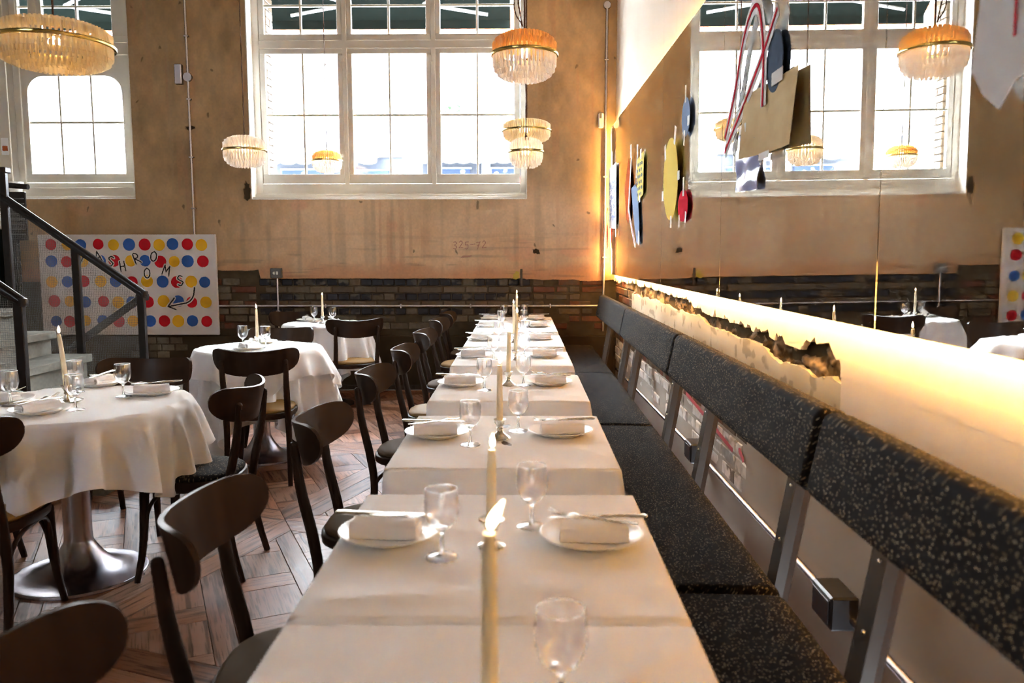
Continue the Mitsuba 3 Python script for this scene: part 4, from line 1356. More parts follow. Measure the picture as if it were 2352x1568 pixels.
RT = [dict(c=(-1.905, 3.295), R=0.475, half=0.72, p=3.0, rot=0.62, nm='large round table in the left foreground', gr='round tables on the left'),
      dict(c=(-1.765, 5.30), R=0.405, half=0.80, p=6.0, rot=0.30, nm='middle round table behind the foreground one', gr='round tables on the left'),
      dict(c=(-1.80, 7.24), R=0.385, half=0.76, p=6.0, rot=0.78, nm='far round table by the dark brick wall', gr='round tables on the left')]
for i, q in enumerate(RT):
    cx, cy = q['c']; R = q['R']
    t = thing('round_table', f"{q['nm']} on a flared brushed steel pedestal", 'table', q['gr'])
    put('tabletop', P(move(lathe([(0, 0), (R - 0.034, 0), (R - 0.030, 0.006), (R - 0.030, 0.022), (R - 0.034, 0.027), (0, 0.027)], 56), cx, cy, ZTOP - 0.036), 'm_post', 40), t)
    br = 0.268 if i == 0 else 0.245
    prof = [(0, 0), (br, 0), (br + 0.002, 0.006), (br, 0.014)]
    for a in np.linspace(0, 1, 15):
        rr = br - 0.004 - (br - 0.062) * a
        prof.append((rr, 0.016 + 0.135 * a ** 2.9))
    prof += [(0.056, 0.165), (0.055, 0.20), (0.055, ZTOP - 0.034), (0, ZTOP - 0.034)]
    put('pedestal', P(move(lathe(prof, 56), cx, cy, 0), 'm_steel', 35), t)
    D1 = drape(R, q['half'], ZTOP, q['p'], q['rot'], seed=i + 2)
    m = grid_mesh(fine(D1))
    solo('tablecloth', P(move(m, cx, cy, 0), 'm_cloth', True), f"white cloth draped over the {q['nm']}", 'tablecloth', 'cloths of the round tables')
    if i == 1:
        D2 = drape(R + 0.006, 0.56, ZTOP + 0.003, 6.0, q['rot'] + 0.72, seed=9, n=39, under=under_field(D1))
        solo('table_overlay', P(move(grid_mesh(fine(D2)), cx, cy, 0), 'm_cloth', True), 'shorter white overlay cloth on the middle round table', 'tablecloth')


# ------------------------------------------------------------------ chairs
def chair_proto(seat_mat):
    pr = []
    lean = lambda z: -0.200 - (z - 0.44) * 0.215
    # curved plywood back
    ns, nz = 41, 13
    s = np.linspace(-1, 1, ns)
    s = np.sign(s) * (1 - (1 - np.abs(s)) ** 1.35)
    Lh = 0.300
    G = np.zeros((ns, nz, 3))
    Rc = 0.275
    for a, t in enumerate(s):
        zc = 0.740 + 0.040 * t * t
        hh = 0.073 * max(1e-4, 1 - abs(t) ** 5.5) ** 0.5
        ph = t * Lh / Rc
        for b, w in enumerate(np.linspace(-1, 1, nz)):
            z = zc + hh * w
            G[a, b] = (Rc * math.sin(ph), lean(z) - 0.012 + Rc * (1 - math.cos(ph)) * 0.92, z)
    pr.append(('backrest', P(thicken(G, 0.0125), 'm_chair', 50)))
    for sg in (-1, 1):
        path = bez([(sg * 0.185, -0.240, 0.0), (sg * 0.181, -0.203, 0.15), (sg * 0.178, -0.184, 0.30), (sg * 0.177, -0.200, 0.44), (sg * 0.178, lean(0.60), 0.60), (sg * 0.181, lean(0.752) + 0.014, 0.752)], 6)
        rad = np.interp(path[:, 2], [0, 0.2, 0.45, 0.6, 0.76], [0.0135, 0.0165, 0.0195, 0.0175, 0.0135])
        m = cat([tube(path, rad, 12), TM(trimesh.creation.icosphere(2, 0.0135).vertices + path[-1], trimesh.creation.icosphere(2).faces)])
        pr.append(('rear_leg', P(m, 'm_chair', 50)))
        for bz in (0.70, 0.735):
            b = trimesh.creation.icosphere(1, 0.005)
            pr.append(('screw', P(TM(b.vertices + [sg * 0.181 + sg * 0.004, lean(bz) + 0.003, bz], b.faces), 'm_black', True)))
    # seat: squircle outline
    th = np.linspace(0, 2 * np.pi, 64, endpoint=False)

    def outline(k):
        cx = np.sign(np.cos(th)) * np.abs(np.cos(th)) ** 0.72
        cy = np.sign(np.sin(th)) * np.abs(np.sin(th)) ** 0.72
        wd = 0.196 + 0.014 * cy
        return np.stack([k * wd * cx, k * 0.200 * cy], 1)
    rows_ = []
    for k, z in ((0.0, 0.468), (0.3, 0.467), (0.55, 0.4645), (0.75, 0.460), (0.88, 0.454), (0.95, 0.447), (0.975, 0.438), (0.96, 0.43), (0.5, 0.428), (0.0, 0.428)):
        rows_.append(np.c_[outline(k), np.full(64, z)])
    g = grid_mesh(np.array(rows_), wrap=True)
    if seat_mat == 'm_fabric':
        pr.append(('seat', P(g, seat_mat, True, uv=g.vertices[:, :2] + [0, 3])))
    else:
        pr.append(('seat', P(g, seat_mat, True)))
    rows_ = []
    for k, z in ((0.90, 0.431), (0.985, 0.431), (1.02, 0.427), (1.03, 0.415), (1.02, 0.398), (0.99, 0.393), (0.86, 0.393), (0.86, 0.431)):
        rows_.append(np.c_[outline(k), np.full(64, z)])
    pr.append(('seat_frame', P(grid_mesh(np.array(rows_), wrap=True), 'm_chair', 50)))
    for sg in (-1, 1):
        path = bez([(sg * 0.182, 0.200, 0.0), (sg * 0.168, 0.176, 0.14), (sg * 0.160, 0.166, 0.30), (sg * 0.158, 0.162, 0.40)], 6)
        rad = np.interp(path[:, 2], [0, 0.15, 0.35, 0.4], [0.0125, 0.016, 0.0195, 0.0195])
        pr.append(('front_leg', P(tube(path, rad, 12), 'm_chair', 50)))
        gl = lathe([(0, 0), (0.011, 0), (0.011, 0.006), (0, 0.006)], 12)
        pr.append(('glide', P(move(gl, sg * 0.182, 0.200, 0), 'm_steel', 40)))
    for (ax, ay, bx, by, cxx, cyy) in ((-0.158, 0.165, 0.158, 0.165, 0, 0.178), (-0.163, 0.165, -0.178, -0.205, -0.188, -0.01), (0.163, 0.165, 0.178, -0.205, 0.188, -0.01)):
        t = np.linspace(0, 1, 25)
        k = np.abs(2 * t - 1)
        zz = 0.175 + 0.217 * (1 - k ** 3.2) ** (1 / 2.2)
        px_ = ax + (bx - ax) * t; py_ = ay + (by - ay) * t
        wgt = 4 * t * (1 - t)
        px_ = px_ + wgt * (cxx - (ax + bx) / 2); py_ = py_ + wgt * (cyy - (ay + by) / 2)
        pr.append(('hoop_brace', P(tube(np.stack([px_, py_, zz], 1), 0.0085, 10), 'm_chair', 50)))
    return pr


CH_TAN, CH_BRN, CH_FAB = chair_proto('m_vinyl'), chair_proto('m_vinyl_brown'), chair_proto('m_fabric')
CHX = -0.490
for i, y in enumerate([0.985, 1.735, 2.72, 3.785, 4.72, 5.72, 6.78, 7.55]):
    k = thing('dining_chair', f'dark bentwood chair with curved back at the {ORD[i]} table of the banquette row', 'chair', 'chairs along the banquette row')
    place(CH_BRN if i not in (4, 6) else CH_TAN, k, at(CHX + [0, 0, 0.0, -0.01, 0.005, 0, -0.01, 0.0][i], y, 0, -90 + [0, 2, 0, -1, 2, 0, -2, 1][i]))
for (x, y, rz, pr, lb) in ((-1.985, 2.82, 6, CH_TAN, 'dark bentwood chair with tan seat in front of the large round table'),
                           (-1.97, 3.96, 183, CH_TAN, 'dark bentwood chair behind the large round table, back to the stairs'),
                           (-1.425, 3.40, 92, CH_FAB, 'dark bentwood chair with gold flecked black seat right of the large round table'),
                           (-2.48, 3.32, -92, CH_TAN, 'dark bentwood chair at the left edge of the large round table'),
                           (-1.60, 4.83, 9, CH_TAN, 'dark bentwood chair with tan seat in front of the middle round table'),
                           (-1.80, 5.76, 182, CH_TAN, 'dark bentwood chair behind the middle round table'),
                           (-1.50, 6.98, 22, CH_TAN, 'dark bentwood chair with tan seat right of the far round table'),
                           (-2.14, 7.50, 196, CH_TAN, 'dark bentwood chair behind the far round table at the brick wall')):
    k = thing('dining_chair', lb, 'chair', 'chairs at the round tables')
    place(pr, k, at(x, y, 0, rz))

# ------------------------------------------------------------------ place settings
plate = P(lathe([(0, 0.004), (0.06, 0.004), (0.066, 0.001), (0.074, 0.001), (0.080, 0.006), (0.111, 0.0165), (0.1125, 0.0178), (0.1118, 0.0195), (0.108, 0.0195), (0.082, 0.0105), (0.072, 0.0075), (0, 0.0070)], 56), 'm_china', True)


def napkin_mesh(seed):
    r = np.random.default_rng(seed)
    ms = []
    for k in range(4):
        w, d = 0.150 - 0.004 * k + r.uniform(-0.003, 0.003), 0.060 - 0.003 * k
        n, m_ = 20, 9
        a, b = np.meshgrid(np.linspace(-1, 1, n), np.linspace(-1, 1, m_), indexing='ij')
        z = 0.006 + k * 0.0082 + 0.004 * np.sqrt(np.maximum(0, 1 - b ** 2)) - 0.0015 * b + 0.0015 * np.sin(a * 2.2 + seed + k)
        G = np.stack([a * w / 2, b * d / 2 * (1 - 0.03 * np.abs(a) ** 4), z], -1)
        ms.append(thicken(G, 0.0072))
    # the rolled fold on the diner's far side joins the layers
    th_ = np.linspace(-np.pi / 2, np.pi / 2, 9)
    a = np.linspace(-0.073, 0.073, 14)
    A, B = np.meshgrid(a, th_, indexing='ij')
    G = np.stack([A, -0.028 - 0.013 * np.cos(B), 0.0195 + 0.0165 * np.sin(B)], -1)
    ms.append(thicken(G, 0.004))
    return cat(ms)


NAP = [P(napkin_mesh(s_), 'm_cloth', 45) for s_ in (1, 2, 3)]


def bar_sweep(path, w, t):
    """A flattened bar: elliptic cross-section of width w and thickness t along the path (xz plane)."""
    path = np.asarray(path, float)
    n = 10
    ang = np.linspace(0, 2 * np.pi, n, endpoint=False)
    G = np.stack([np.stack([np.full(n, p_[0]), w_ / 2 * np.cos(ang), p_[1] + t_ / 2 * np.sin(ang)], -1) for p_, w_, t_ in zip(path, w, t)])
    m = grid_mesh(G, wrap=True)
    v = np.vstack([m.vertices, G[0].mean(0), G[-1].mean(0)])
    c0, c1 = len(v) - 2, len(v) - 1
    e = (len(path) - 1) * n
    f = [[c0, (j + 1) % n, j] for j in range(n)] + [[c1, e + j, e + (j + 1) % n] for j in range(n)]
    return TM(v, np.vstack([m.faces, f]))


# knife: handle towards -x, blade towards +x
xs_ = np.array([-0.105, -0.10, -0.085, -0.06, -0.03, -0.012, -0.004, 0.0])
k_handle = bar_sweep(np.c_[xs_, np.zeros(8) + 0.004], [0.010, 0.019, 0.021, 0.017, 0.014, 0.013, 0.012, 0.010], [0.004, 0.008, 0.009, 0.0075, 0.007, 0.007, 0.006, 0.005])
xs_ = np.array([0.0, 0.006, 0.03, 0.06, 0.085, 0.10, 0.108])
k_blade = bar_sweep(np.c_[xs_, np.zeros(7) + 0.004], [0.009, 0.015, 0.018, 0.019, 0.017, 0.012, 0.004], [0.004, 0.002, 0.0018, 0.0016, 0.0014, 0.0012, 0.001])
xs_ = np.linspace(-0.095, 0.045, 13)
f_handle = bar_sweep(np.c_[xs_, 0.004 + 0.006 * np.clip((xs_ - 0.0) / 0.045, 0, 1) ** 2 - 0.0], np.interp(xs_, [-0.095, -0.08, -0.02, 0.02, 0.045], [0.008, 0.019, 0.008, 0.007, 0.020]), np.full(13, 0.0030))
tn = []
for off_ in (-0.0078, -0.0026, 0.0026, 0.0078):
    xs2 = np.linspace(0.042, 0.100, 8)
    b = bar_sweep(np.c_[xs2, 0.0100 - 0.006 * np.sin((xs2 - 0.042) / 0.058 * np.pi) + 0.006 * ((xs2 - 0.042) / 0.058) ** 2], np.linspace(0.0040, 0.0022, 8), np.full(8, 0.0022))
    tn.append(move(b, y=off_))
f_tines = cat(tn)
KN = [('handle', P(k_handle, 'm_silver', 50)), ('blade', P(k_blade, 'm_silver', 50))]
FK = [('handle', P(f_handle, 'm_silver', 50)), ('tines', P(f_tines, 'm_silver', 50))]


def setting(x, y, rz, where, grp, j, z=ZTOP):
    """rz: the direction from the diner to the table centre."""
    z = z + 0.002
    solo('side_plate', plate, f'white plate {where}', 'plate', grp + ' plates', at(x, y, z, 0))
    rr = random.Random(j * 7 + 1)
    a = rz + rr.uniform(-7, 7)
    c, s = math.cos(math.radians(a)), math.sin(math.radians(a))
    solo('napkin', NAP[j % 3], f'folded cream napkin {where}', 'napkin', grp + ' napkins', at(x - 0.004 * c, y - 0.016, z + 0.0075, a if abs(((a + 180) % 360) - 180) < 90 else a - 180))
    zn = z + 0.0075 + 0.0385
    ka = a + rr.uniform(-3, 4)
    k = thing('knife', f'silver knife across the napkin {where}', 'knife', grp + ' cutlery')
    place(KN, k, T().translate([x - 0.016 * c, y - 0.016 * s + 0.006, zn]).rotate([0, 0, 1], ka).rotate([0, 1, 0], 1.5))
    k = thing('fork', f'silver fork across the napkin {where}', 'fork', grp + ' cutlery')
    place(FK, k, T().translate([x - 0.004 * c, y - 0.004 * s - 0.012, zn + 0.001]).rotate([0, 0, 1], a + rr.choice([-11, 9, 14])).rotate([0, 1, 0], -2.0))


gfoot = P(lathe([(0.0, 0.0), (0.0335, 0.0), (0.0345, 0.0012), (0.033, 0.0028), (0.020, 0.0048), (0.009, 0.0085), (0.0, 0.0095)], 40), 'm_stem', True)
gstem = P(lathe([(0.0, 0.0085), (0.0085, 0.0085), (0.0050, 0.014), (0.0043, 0.024), (0.0043, 0.046), (0.0056, 0.054), (0.011, 0.0590), (0.0150, 0.0620), (0.0130, 0.0650), (0.007, 0.0662), (0.0, 0.0665)], 24), 'm_stem', 40)
gbowl = P(lathe([(0.0, 0.0575), (0.011, 0.0594), (0.0215, 0.067), (0.030, 0.079), (0.0348, 0.094), (0.0358, 0.108), (0.0348, 0.124), (0.0330, 0.140), (0.0322, 0.1450)], 48), 'm_bowl', True)
t_ = np.linspace(0, 2 * np.pi, 49)
grim = P(TM(*(lambda m: (m.vertices, m.faces))(lathe([(0.0322 + 0.0009 * math.cos(x), 0.1450 + 0.0009 * math.sin(x)) for x in np.linspace(0, 2 * np.pi, 9)], 48))), 'm_rim', True)
WG = [('foot', gfoot), ('stem', gstem), ('bowl', gbowl), ('rim', grim)]


def wineglass(x, y, where, grp, sc=1.0):
    k = thing('wine_glass', f'stemmed wine glass {where}', 'wine glass', grp)
    place(WG, k, T().translate([x, y, ZTOP + 0.0012]).scale([sc, sc, sc]))


# candles and candlesticks
CSTICK = [P(lathe([(0, 0), (0.034, 0), (0.036, 0.003), (0.033, 0.007), (0.022, 0.014), (0.012, 0.022), (0.0085, 0.030), (0.012, 0.035), (0.0085, 0.040), (0.012, 0.046), (0.017, 0.052), (0.0175, 0.060), (0.021, 0.064), (0.0205, 0.066), (0.0125, 0.064), (0.0115, 0.050), (0, 0.050)], 36), 'm_silver', 40),
          P(lathe([(0, 0), (0.028, 0), (0.030, 0.003), (0.026, 0.006), (0.010, 0.012), (0.0075, 0.026), (0.011, 0.032), (0.016, 0.046), (0.023, 0.056), (0.0275, 0.059), (0.027, 0.061), (0.0125, 0.056), (0.0115, 0.046), (0, 0.046)], 36), 'm_silver', 40),
          P(lathe([(0, 0.002), (0.045, 0.002), (0.060, 0.008), (0.062, 0.010), (0.060, 0.011), (0.046, 0.006), (0.018, 0.008), (0.010, 0.018), (0.0075, 0.034), (0.012, 0.040), (0.0075, 0.046), (0.013, 0.056), (0.018, 0.066), (0.022, 0.072), (0.021, 0.074), (0.0125, 0.070), (0.0115, 0.058), (0, 0.058)], 36), 'm_silver', 40)]


def candle(x, y, ztop, stick, where, grp, lean=(0, 0), flame=(0.0, 0.0, 0.030)):
    hs = [0.050, 0.046, 0.058][stick]
    solo('candlestick', CSTICK[stick], f'small silver candlestick {where}', 'candlestick', grp + ' candlesticks', at(x, y, ZTOP + 0.0015, 30 * stick))
    k = thing('candle', f'lit cream taper candle {where}', 'candle', grp + ' candles')
    zb = ZTOP + hs + 0.0015
    h = ztop - zb
    prof = np.linspace(0, 1, 12)
    path = np.stack([x + lean[0] * prof ** 1.4, y + lean[1] * prof ** 1.4, zb + h * prof], 1)
    rad = np.interp(prof, [0, 0.04, 0.9, 0.97, 1], [0.0108, 0.0112, 0.0090, 0.0090, 0.0072])
    put('wax', P(tube(path, rad, 18), 'm_wax', 50), k)
    t = path[-1]
    put('wick', P(tube([t - [0, 0, 0.002], t + [0.0006, 0, 0.004], t + [0.0018, 0, 0.008]], 0.0009, 6), 'm_black'), k)
    fl = []
    fx, fy, fh = flame
    s = np.linspace(0, 1, 12)
    rr = 0.0062 * np.sin(np.pi * s ** 0.72) ** 0.9 * (1 - 0.25 * s) + 1e-4
    pth = np.stack([t[0] + 0.001 + fx * s ** 1.3, t[1] + fy * s ** 1.3, t[2] + 0.005 + fh * s], 1)
    fm = P(tube(pth, rr, 12), 'm_black', 60)
    put('flame', {**fm, 'emitter': emit((1.0, 0.63, 0.28), FLAME_POWER, 0.12)}, k, label='bright candle flame')


CZ = [1.037, 0.962, 1.001, 1.006, 1.030, 1.022, 1.008, 1.018]
CXY = [(-0.040, 0.93), (-0.066, 1.645), (-0.076, 2.655), (-0.066, 3.755), (-0.040, 4.62), (-0.058, 5.60), (-0.050, 6.55), (-0.052, 7.30)]
CXY[4] = (-0.040, 4.60)
for i in range(8):
    w = f'on the {ORD[i]} banquette table'
    candle(CXY[i][0], CXY[i][1], CZ[i], [1, 1, 0, 0, 0, 0, 0, 0][i], w, 'banquette row',
           lean=[(0, 0), (0.002, 0), (0.0, 0), (0.004, 0), (0.010, 0), (-0.004, 0), (0.006, 0), (0, 0)][i], flame=[(0.017, 0.0, 0.036), (0.001, 0, 0.031), (0.001, 0, 0.044), (0.001, 0, 0.032), (-0.001, 0, 0.032), (-0.001, 0, 0.028), (0.0, 0, 0.026), (0, 0, 0.024)][i])
    gx = [(-0.17, -0.085, 0.014, 0.105)] * 8
    y = TY[i]
    if i > 0:
        dl = [0, -0.085, -0.10, -0.115, -0.11, -0.10, -0.10, -0.06][i]
        wineglass(-0.168 + [0, 0.003, -0.002, -0.005, -0.002, 0.0, -0.01, -0.005][i], y + dl, 'on the chair side ' + w, 'wine glasses of the banquette row')
        setting(-0.292, y + 0.035, 0, 'on the chair side ' + w, 'banquette row', i)
        setting(0.150 if i < 2 else 0.132, y + (0.02 if i == 1 else 0.06), 180, 'on the bench side ' + w, 'banquette row', i + 9)
    wineglass([0.052, 0.022, -0.014, 0.005, 0.012, 0.02, 0.012, 0.015][i], y + [0.105, 0.10, 0.105, 0.02, -0.02, 0.0, 0.02, 0.05][i], 'on the bench side ' + w, 'wine glasses of the banquette row')

for (x, y, rz, w) in ((-1.905, 3.085, 60, 'at the front of the large round table'), (-2.02, 3.755, 260, 'at the back of the large round table'),
                      (-1.655, 3.515, 200, 'at the right of the large round table'), (-2.19, 3.31, -10, 'at the left of the large round table')):
    setting(x, y, rz, w, 'round table', int(abs(x * 100)))
for (x, y, w) in ((-2.113, 3.227, 'at the left of the large round table'), (-2.022, 3.55, 'at the back of the large round table'),
                  (-1.792, 3.136, 'in front of the candle on the large round table'), (-1.750, 3.44, 'at the right of the large round table')):
    wineglass(x, y, w, 'wine glasses on the round tables', 1.0)
candle(-1.920, 3.30, 1.040, 2, 'on the large round table', 'round table', lean=(-0.018, 0.0), flame=(0.0, 0, 0.032))
setting(-1.800, 5.195, 80, 'at the front of the middle round table', 'round table', 4)
setting(-1.835, 5.555, 265, 'at the back of the middle round table', 'round table', 5)
wineglass(-1.879, 5.32, 'left of the candle on the middle round table', 'wine glasses on the round tables')
wineglass(-1.715, 5.29, 'right of the candle on the middle round table', 'wine glasses on the round tables')
candle(-1.800, 5.375, 1.003, 0, 'on the middle round table', 'round table', flame=(-0.004, 0, 0.032))
setting(-2.00, 7.43, 300, 'at the left of the far round table', 'round table', 6)
setting(-1.68, 7.11, 120, 'at the right of the far round table', 'round table', 7)
wineglass(-1.905, 7.27, 'left of the candle on the far round table', 'wine glasses on the round tables')
wineglass(-1.715, 7.19, 'right of the candle on the far round table', 'wine glasses on the round tables')
candle(-1.810, 7.20, 1.003, 0, 'on the far round table', 'round table', flame=(0, 0, 0.022))
# ------------------------------------------------------------------ pendant lamps of glass rods


def rods(tiers, r=0.0068, up=False):
    """tiers: (radius, z of the upper end, length). One mesh of small hexagonal glass rods."""
    a6 = np.arange(6) * np.pi / 3
    ring = np.stack([np.cos(a6), np.sin(a6)], 1)
    V, F, o = [], [], 0
    fcs = [[i, (i + 1) % 6, (i + 1) % 6 + 6] for i in range(6)] + [[i, (i + 1) % 6 + 6, i + 6] for i in range(6)]
    fcs += [[0, i + 1, i] for i in range(1, 5)] + [[6, 6 + i, 7 + i] for i in range(1, 5)]
    fcs = np.array(fcs)
    for ti, (R, z, L) in enumerate(tiers):
        n = max(6, int(2 * np.pi * R / (2.75 * r)))
        for k in range(n):
            t = 2 * np.pi * (k + 0.5 * (ti % 2)) / n
            c = np.array([R * math.cos(t), R * math.sin(t)])
            V.append(np.c_[ring * r * 0.8 + c, np.full(6, z - L)]); V.append(np.c_[ring * r + c, np.full(6, z)])
            F.append(fcs + o); o += 12
    return TM(np.vstack(V), np.vstack(F))


def lamp_proto(Rb, kind):
    if kind == 'flat':
        lo = [(Rb - 0.012, -0.002, 0.040), (Rb - 0.022, -0.020, 0.040), (Rb - 0.042, -0.034, 0.038), (Rb - 0.068, -0.046, 0.036), (Rb - 0.098, -0.055, 0.034), (Rb - 0.130, -0.061, 0.032), (Rb - 0.155, -0.064, 0.030)]
        hi = [(Rb - 0.012, 0.052, 0.042), (Rb - 0.030, 0.066, 0.036), (Rb - 0.060, 0.078, 0.032), (Rb - 0.095, 0.084, 0.030)]
    else:
        k = 0.55 + 0.45 * Rb / 0.1385
        lo = [(Rb * q, z * k, L * k) for q, z, L in ((0.945, -0.002, 0.046), (0.90, -0.026, 0.042), (0.80, -0.046, 0.040), (0.66, -0.060, 0.038), (0.50, -0.070, 0.036), (0.33, -0.076, 0.030))]
        hi = [(Rb * q, z * k, L * k) for q, z, L in ((0.945, 0.050, 0.040), (0.87, 0.067, 0.038), (0.74, 0.080, 0.036), (0.57, 0.090, 0.034), (0.38, 0.096, 0.030))]
    return lo, hi


def cord(path, r=0.0022):
    p = bez(path, 24) if len(path) > 2 else np.linspace(path[0], path[1], 60)
    s = np.cumsum(np.r_[0, np.linalg.norm(np.diff(p, axis=0), axis=1)])
    ms = []
    for ph in (0, np.pi):
        q = p + np.stack([np.cos(s * 160 + ph), np.sin(s * 160 + ph), 0 * s], 1) * r * 0.9
        ms.append(tube(q, r, 5))
    return cat(ms)


def lamp(x, y, z, Rb, kind, mu, ml, label, tilt=(0, 0), extra=()):
    k = thing('pendant_lamp', label, 'pendant lamp', 'glass rod pendant lamps')
    to = T().translate([x, y, z]).rotate([0, 1, 0], tilt[0]).rotate([1, 0, 0], tilt[1])
    lo, hi = lamp_proto(Rb, kind)
    put('upper_rods', P(rods(hi), mu), k, to, 'tiers of glass rods above the band', 'stuff')
    put('lower_rods', P(rods(lo), ml), k, to, 'tiers of glass rods below the band', 'stuff')
    put('band', P(lathe([(Rb - 0.004, -0.004), (Rb + 0.004, -0.004), (Rb + 0.006, -0.001), (Rb + 0.006, 0.007), (Rb + 0.004, 0.010), (Rb - 0.004, 0.010), (Rb - 0.004, -0.004)], 64), 'm_brass', 40), k, to, 'polished brass band')
    top = max(h[1] for h in hi)
    put('cap', P(lathe([(0, top + 0.014), (0.006, top + 0.014), (0.010, top + 0.004), (0.030, top - 0.002), (0.034, top - 0.008), (0, top - 0.008)], 24), 'm_cord', 40), k, to)
    b = trimesh.creation.icosphere(2, 0.024)
    put('bulb', {**P(TM(b.vertices + [0, 0, 0.012], b.faces), 'm_plastic', True), 'emitter': emit((1.0, 0.66, 0.34), BULB_POWER, 0.35)}, k, to)
    put('cord', P(cord([(x, y, z + top + 0.008), (x, y, CEIL)]), 'm_cord', 40), k)
    for e in extra:
        put('spare_cord', P(cord(e, 0.0018), 'm_cord', 40), k)
    return k


lamp(-1.835, 3.22, 2.185, 0.215, 'flat', 'm_rod_champagne', 'm_rod_champagne', 'wide champagne glass rod pendant at the top left, nearest the camera on that side', tilt=(0, 0))
lamp(-1.830, 5.35, 2.050, 0.139, 'dome', 'm_rod_clear', 'm_rod_clear', 'clear glass rod pendant hanging left of the main window')
kx, kz = -1.829, 3.10
lamp(-1.829, 7.60, 2.240, 0.139, 'dome', 'm_rod_amber', 'm_rod_clear', 'amber and clear glass rod pendant hanging in front of the left casement',
     extra=[[(kx + 0.005, 7.6, kz), (kx + 0.03, 7.6, kz + 0.06), (kx + 0.07, 7.6, kz + 0.02), (kx + 0.085, 7.6, kz - 0.09), (kx + 0.06, 7.6, kz - 0.14), (kx + 0.02, 7.6, kz - 0.05), (kx, 7.6, kz + 0.03)],
            [(kx - 0.006, 7.598, kz + 0.03), (kx - 0.012, 7.598, kz), (kx + 0.006, 7.598, kz - 0.02), (kx + 0.008, 7.598, kz + 0.02), (kx - 0.004, 7.598, kz + 0.04)]])
lamp(0.009, 3.53, 2.215, 0.139, 'dome', 'm_rod_amber', 'm_rod_clear', 'amber and clear glass rod pendant nearest the camera over the banquette row',
     extra=[[(0.0, 3.53, 2.34), (-0.03, 3.53, 2.39), (-0.035, 3.53, 2.45), (-0.02, 3.53, 2.60)], [(0.0, 3.53, 2.335), (-0.012, 3.53, 2.40), (-0.018, 3.53, 2.45), (-0.008, 3.53, 2.60)]])
lamp(0.034, 6.36, 2.322, 0.190, 'flat', 'm_rod_champagne', 'm_rod_champagne', 'wide champagne glass rod pendant farthest along the banquette row')
lamp(0.022, 4.98, 1.990, 0.104, 'dome', 'm_rod_clear', 'm_rod_clear', 'small clear glass rod pendant in the middle of the banquette row')

# ------------------------------------------------------------------ outside: the street
ST = 0.85
struct('street_ground', P(box([-40, 8.36, ST - 0.3], [30, 40, ST]), 'm_road'), 'road outside the windows')
solo('pavement', P(box([-40, 15.4, ST], [30, 17.6, ST + 0.12], 0.01), 'm_pave'), 'pavement across the street', 'pavement')
for z_ in range(36):
    z0 = 1.9 + z_ * 0.075
    brick([-2.82 + 0.02 * (z_ % 2), 8.372, z0], [-2.600, 8.372 + (0.22 if z_ % 2 else 0.105), z0 + 0.066], 1, 'wall_back')
    if z_ % 2 == 0:
        brick([-2.82, 8.487, z0], [-2.600, 8.592, z0 + 0.066], 1, 'wall_back')
bl = thing('building', 'pale brick terrace with shopfronts across the street', 'building')
YB = 18.0
wins = [(-3.37, -2.73, 4.43, 5.35), (-1.765, -1.245, 4.43, 5.06), (-0.905, -0.265, 4.42, 4.86), (-5.55, -4.85, 4.43, 5.5), (-9.40, -8.72, 4.60, 5.60), (-7.9, -7.2, 4.43, 5.4), (-11.6, -10.9, 4.43, 5.4)]
fw = sbox(-16, ST, 6, 9.0)
for (a, b, c, d) in wins:
    fw = fw.difference(sbox(a, c, b, d))
put('wall', P(move(stand_y(extr(fw, 0.3)), y=YB + 0.3), 'm_facade'), bl)
put('back', P(box([-16, YB + 0.31, ST], [6, YB + 4, 9.0]), 'm_stucco'), bl)
for (a, b, c, d) in wins:
    k = put('window', P(cat([box([a, YB + 0.10, c], [b, YB + 0.16, c + 0.05]), box([a, YB + 0.10, d - 0.05], [b, YB + 0.16, d]), box([a, YB + 0.10, c], [a + 0.05, YB + 0.16, d]), box([b - 0.05, YB + 0.10, c], [b, YB + 0.16, d]),
                            box([a, YB + 0.09, (c + d) / 2 - 0.025], [b, YB + 0.16, (c + d) / 2 + 0.025])] + [box([a + (b - a) * t - 0.015, YB + 0.11, c], [a + (b - a) * t + 0.015, YB + 0.15, d]) for t in (0.333, 0.667)]), 'm_stucco'), bl)
    put('pane', P(box([a, YB + 0.17, c], [b, YB + 0.19, d]), 'm_farglass'), k)
    put('window_sill', P(box([a - 0.08, YB - 0.06, c - 0.08], [b + 0.08, YB + 0.1, c], 0.01), 'm_stucco'), bl)
put('cornice', P(box([-16, YB - 0.25, 6.62], [6, YB, 6.95], 0.02), 'm_stucco'), bl)
put('brick_band', P(box([-16, YB - 0.10, 6.10], [6, YB, 6.62]), 'm_brickred'), bl)
x = -9.0
while x < 1.0:
    put('dentil', P(box([x, YB - 0.2, 6.22], [x + 0.15, YB - 0.1, 6.44], 0.005), 'm_stucco'), bl)
    x += 0.34
put('string_course', P(box([-16, YB - 0.12, 6.02], [6, YB, 6.16], 0.01), 'm_stucco'), bl)
put('ledge', P(box([-16, YB - 0.30, 4.12], [6, YB, 4.24], 0.01), 'm_stucco'), bl)
put('fascia', P(box([-16, YB - 0.22, 3.50], [6, YB, 4.12], 0.01), 'm_stucco'), bl)
for z0, z1, dy in ((3.97, 4.05, 0.26), (3.70, 3.83, 0.25), (3.555, 3.575, 0.24)):
    put('moulding', P(box([-16, YB - dy, z0], [6, YB - 0.2, z1], 0.004), 'm_greytrim'), bl)
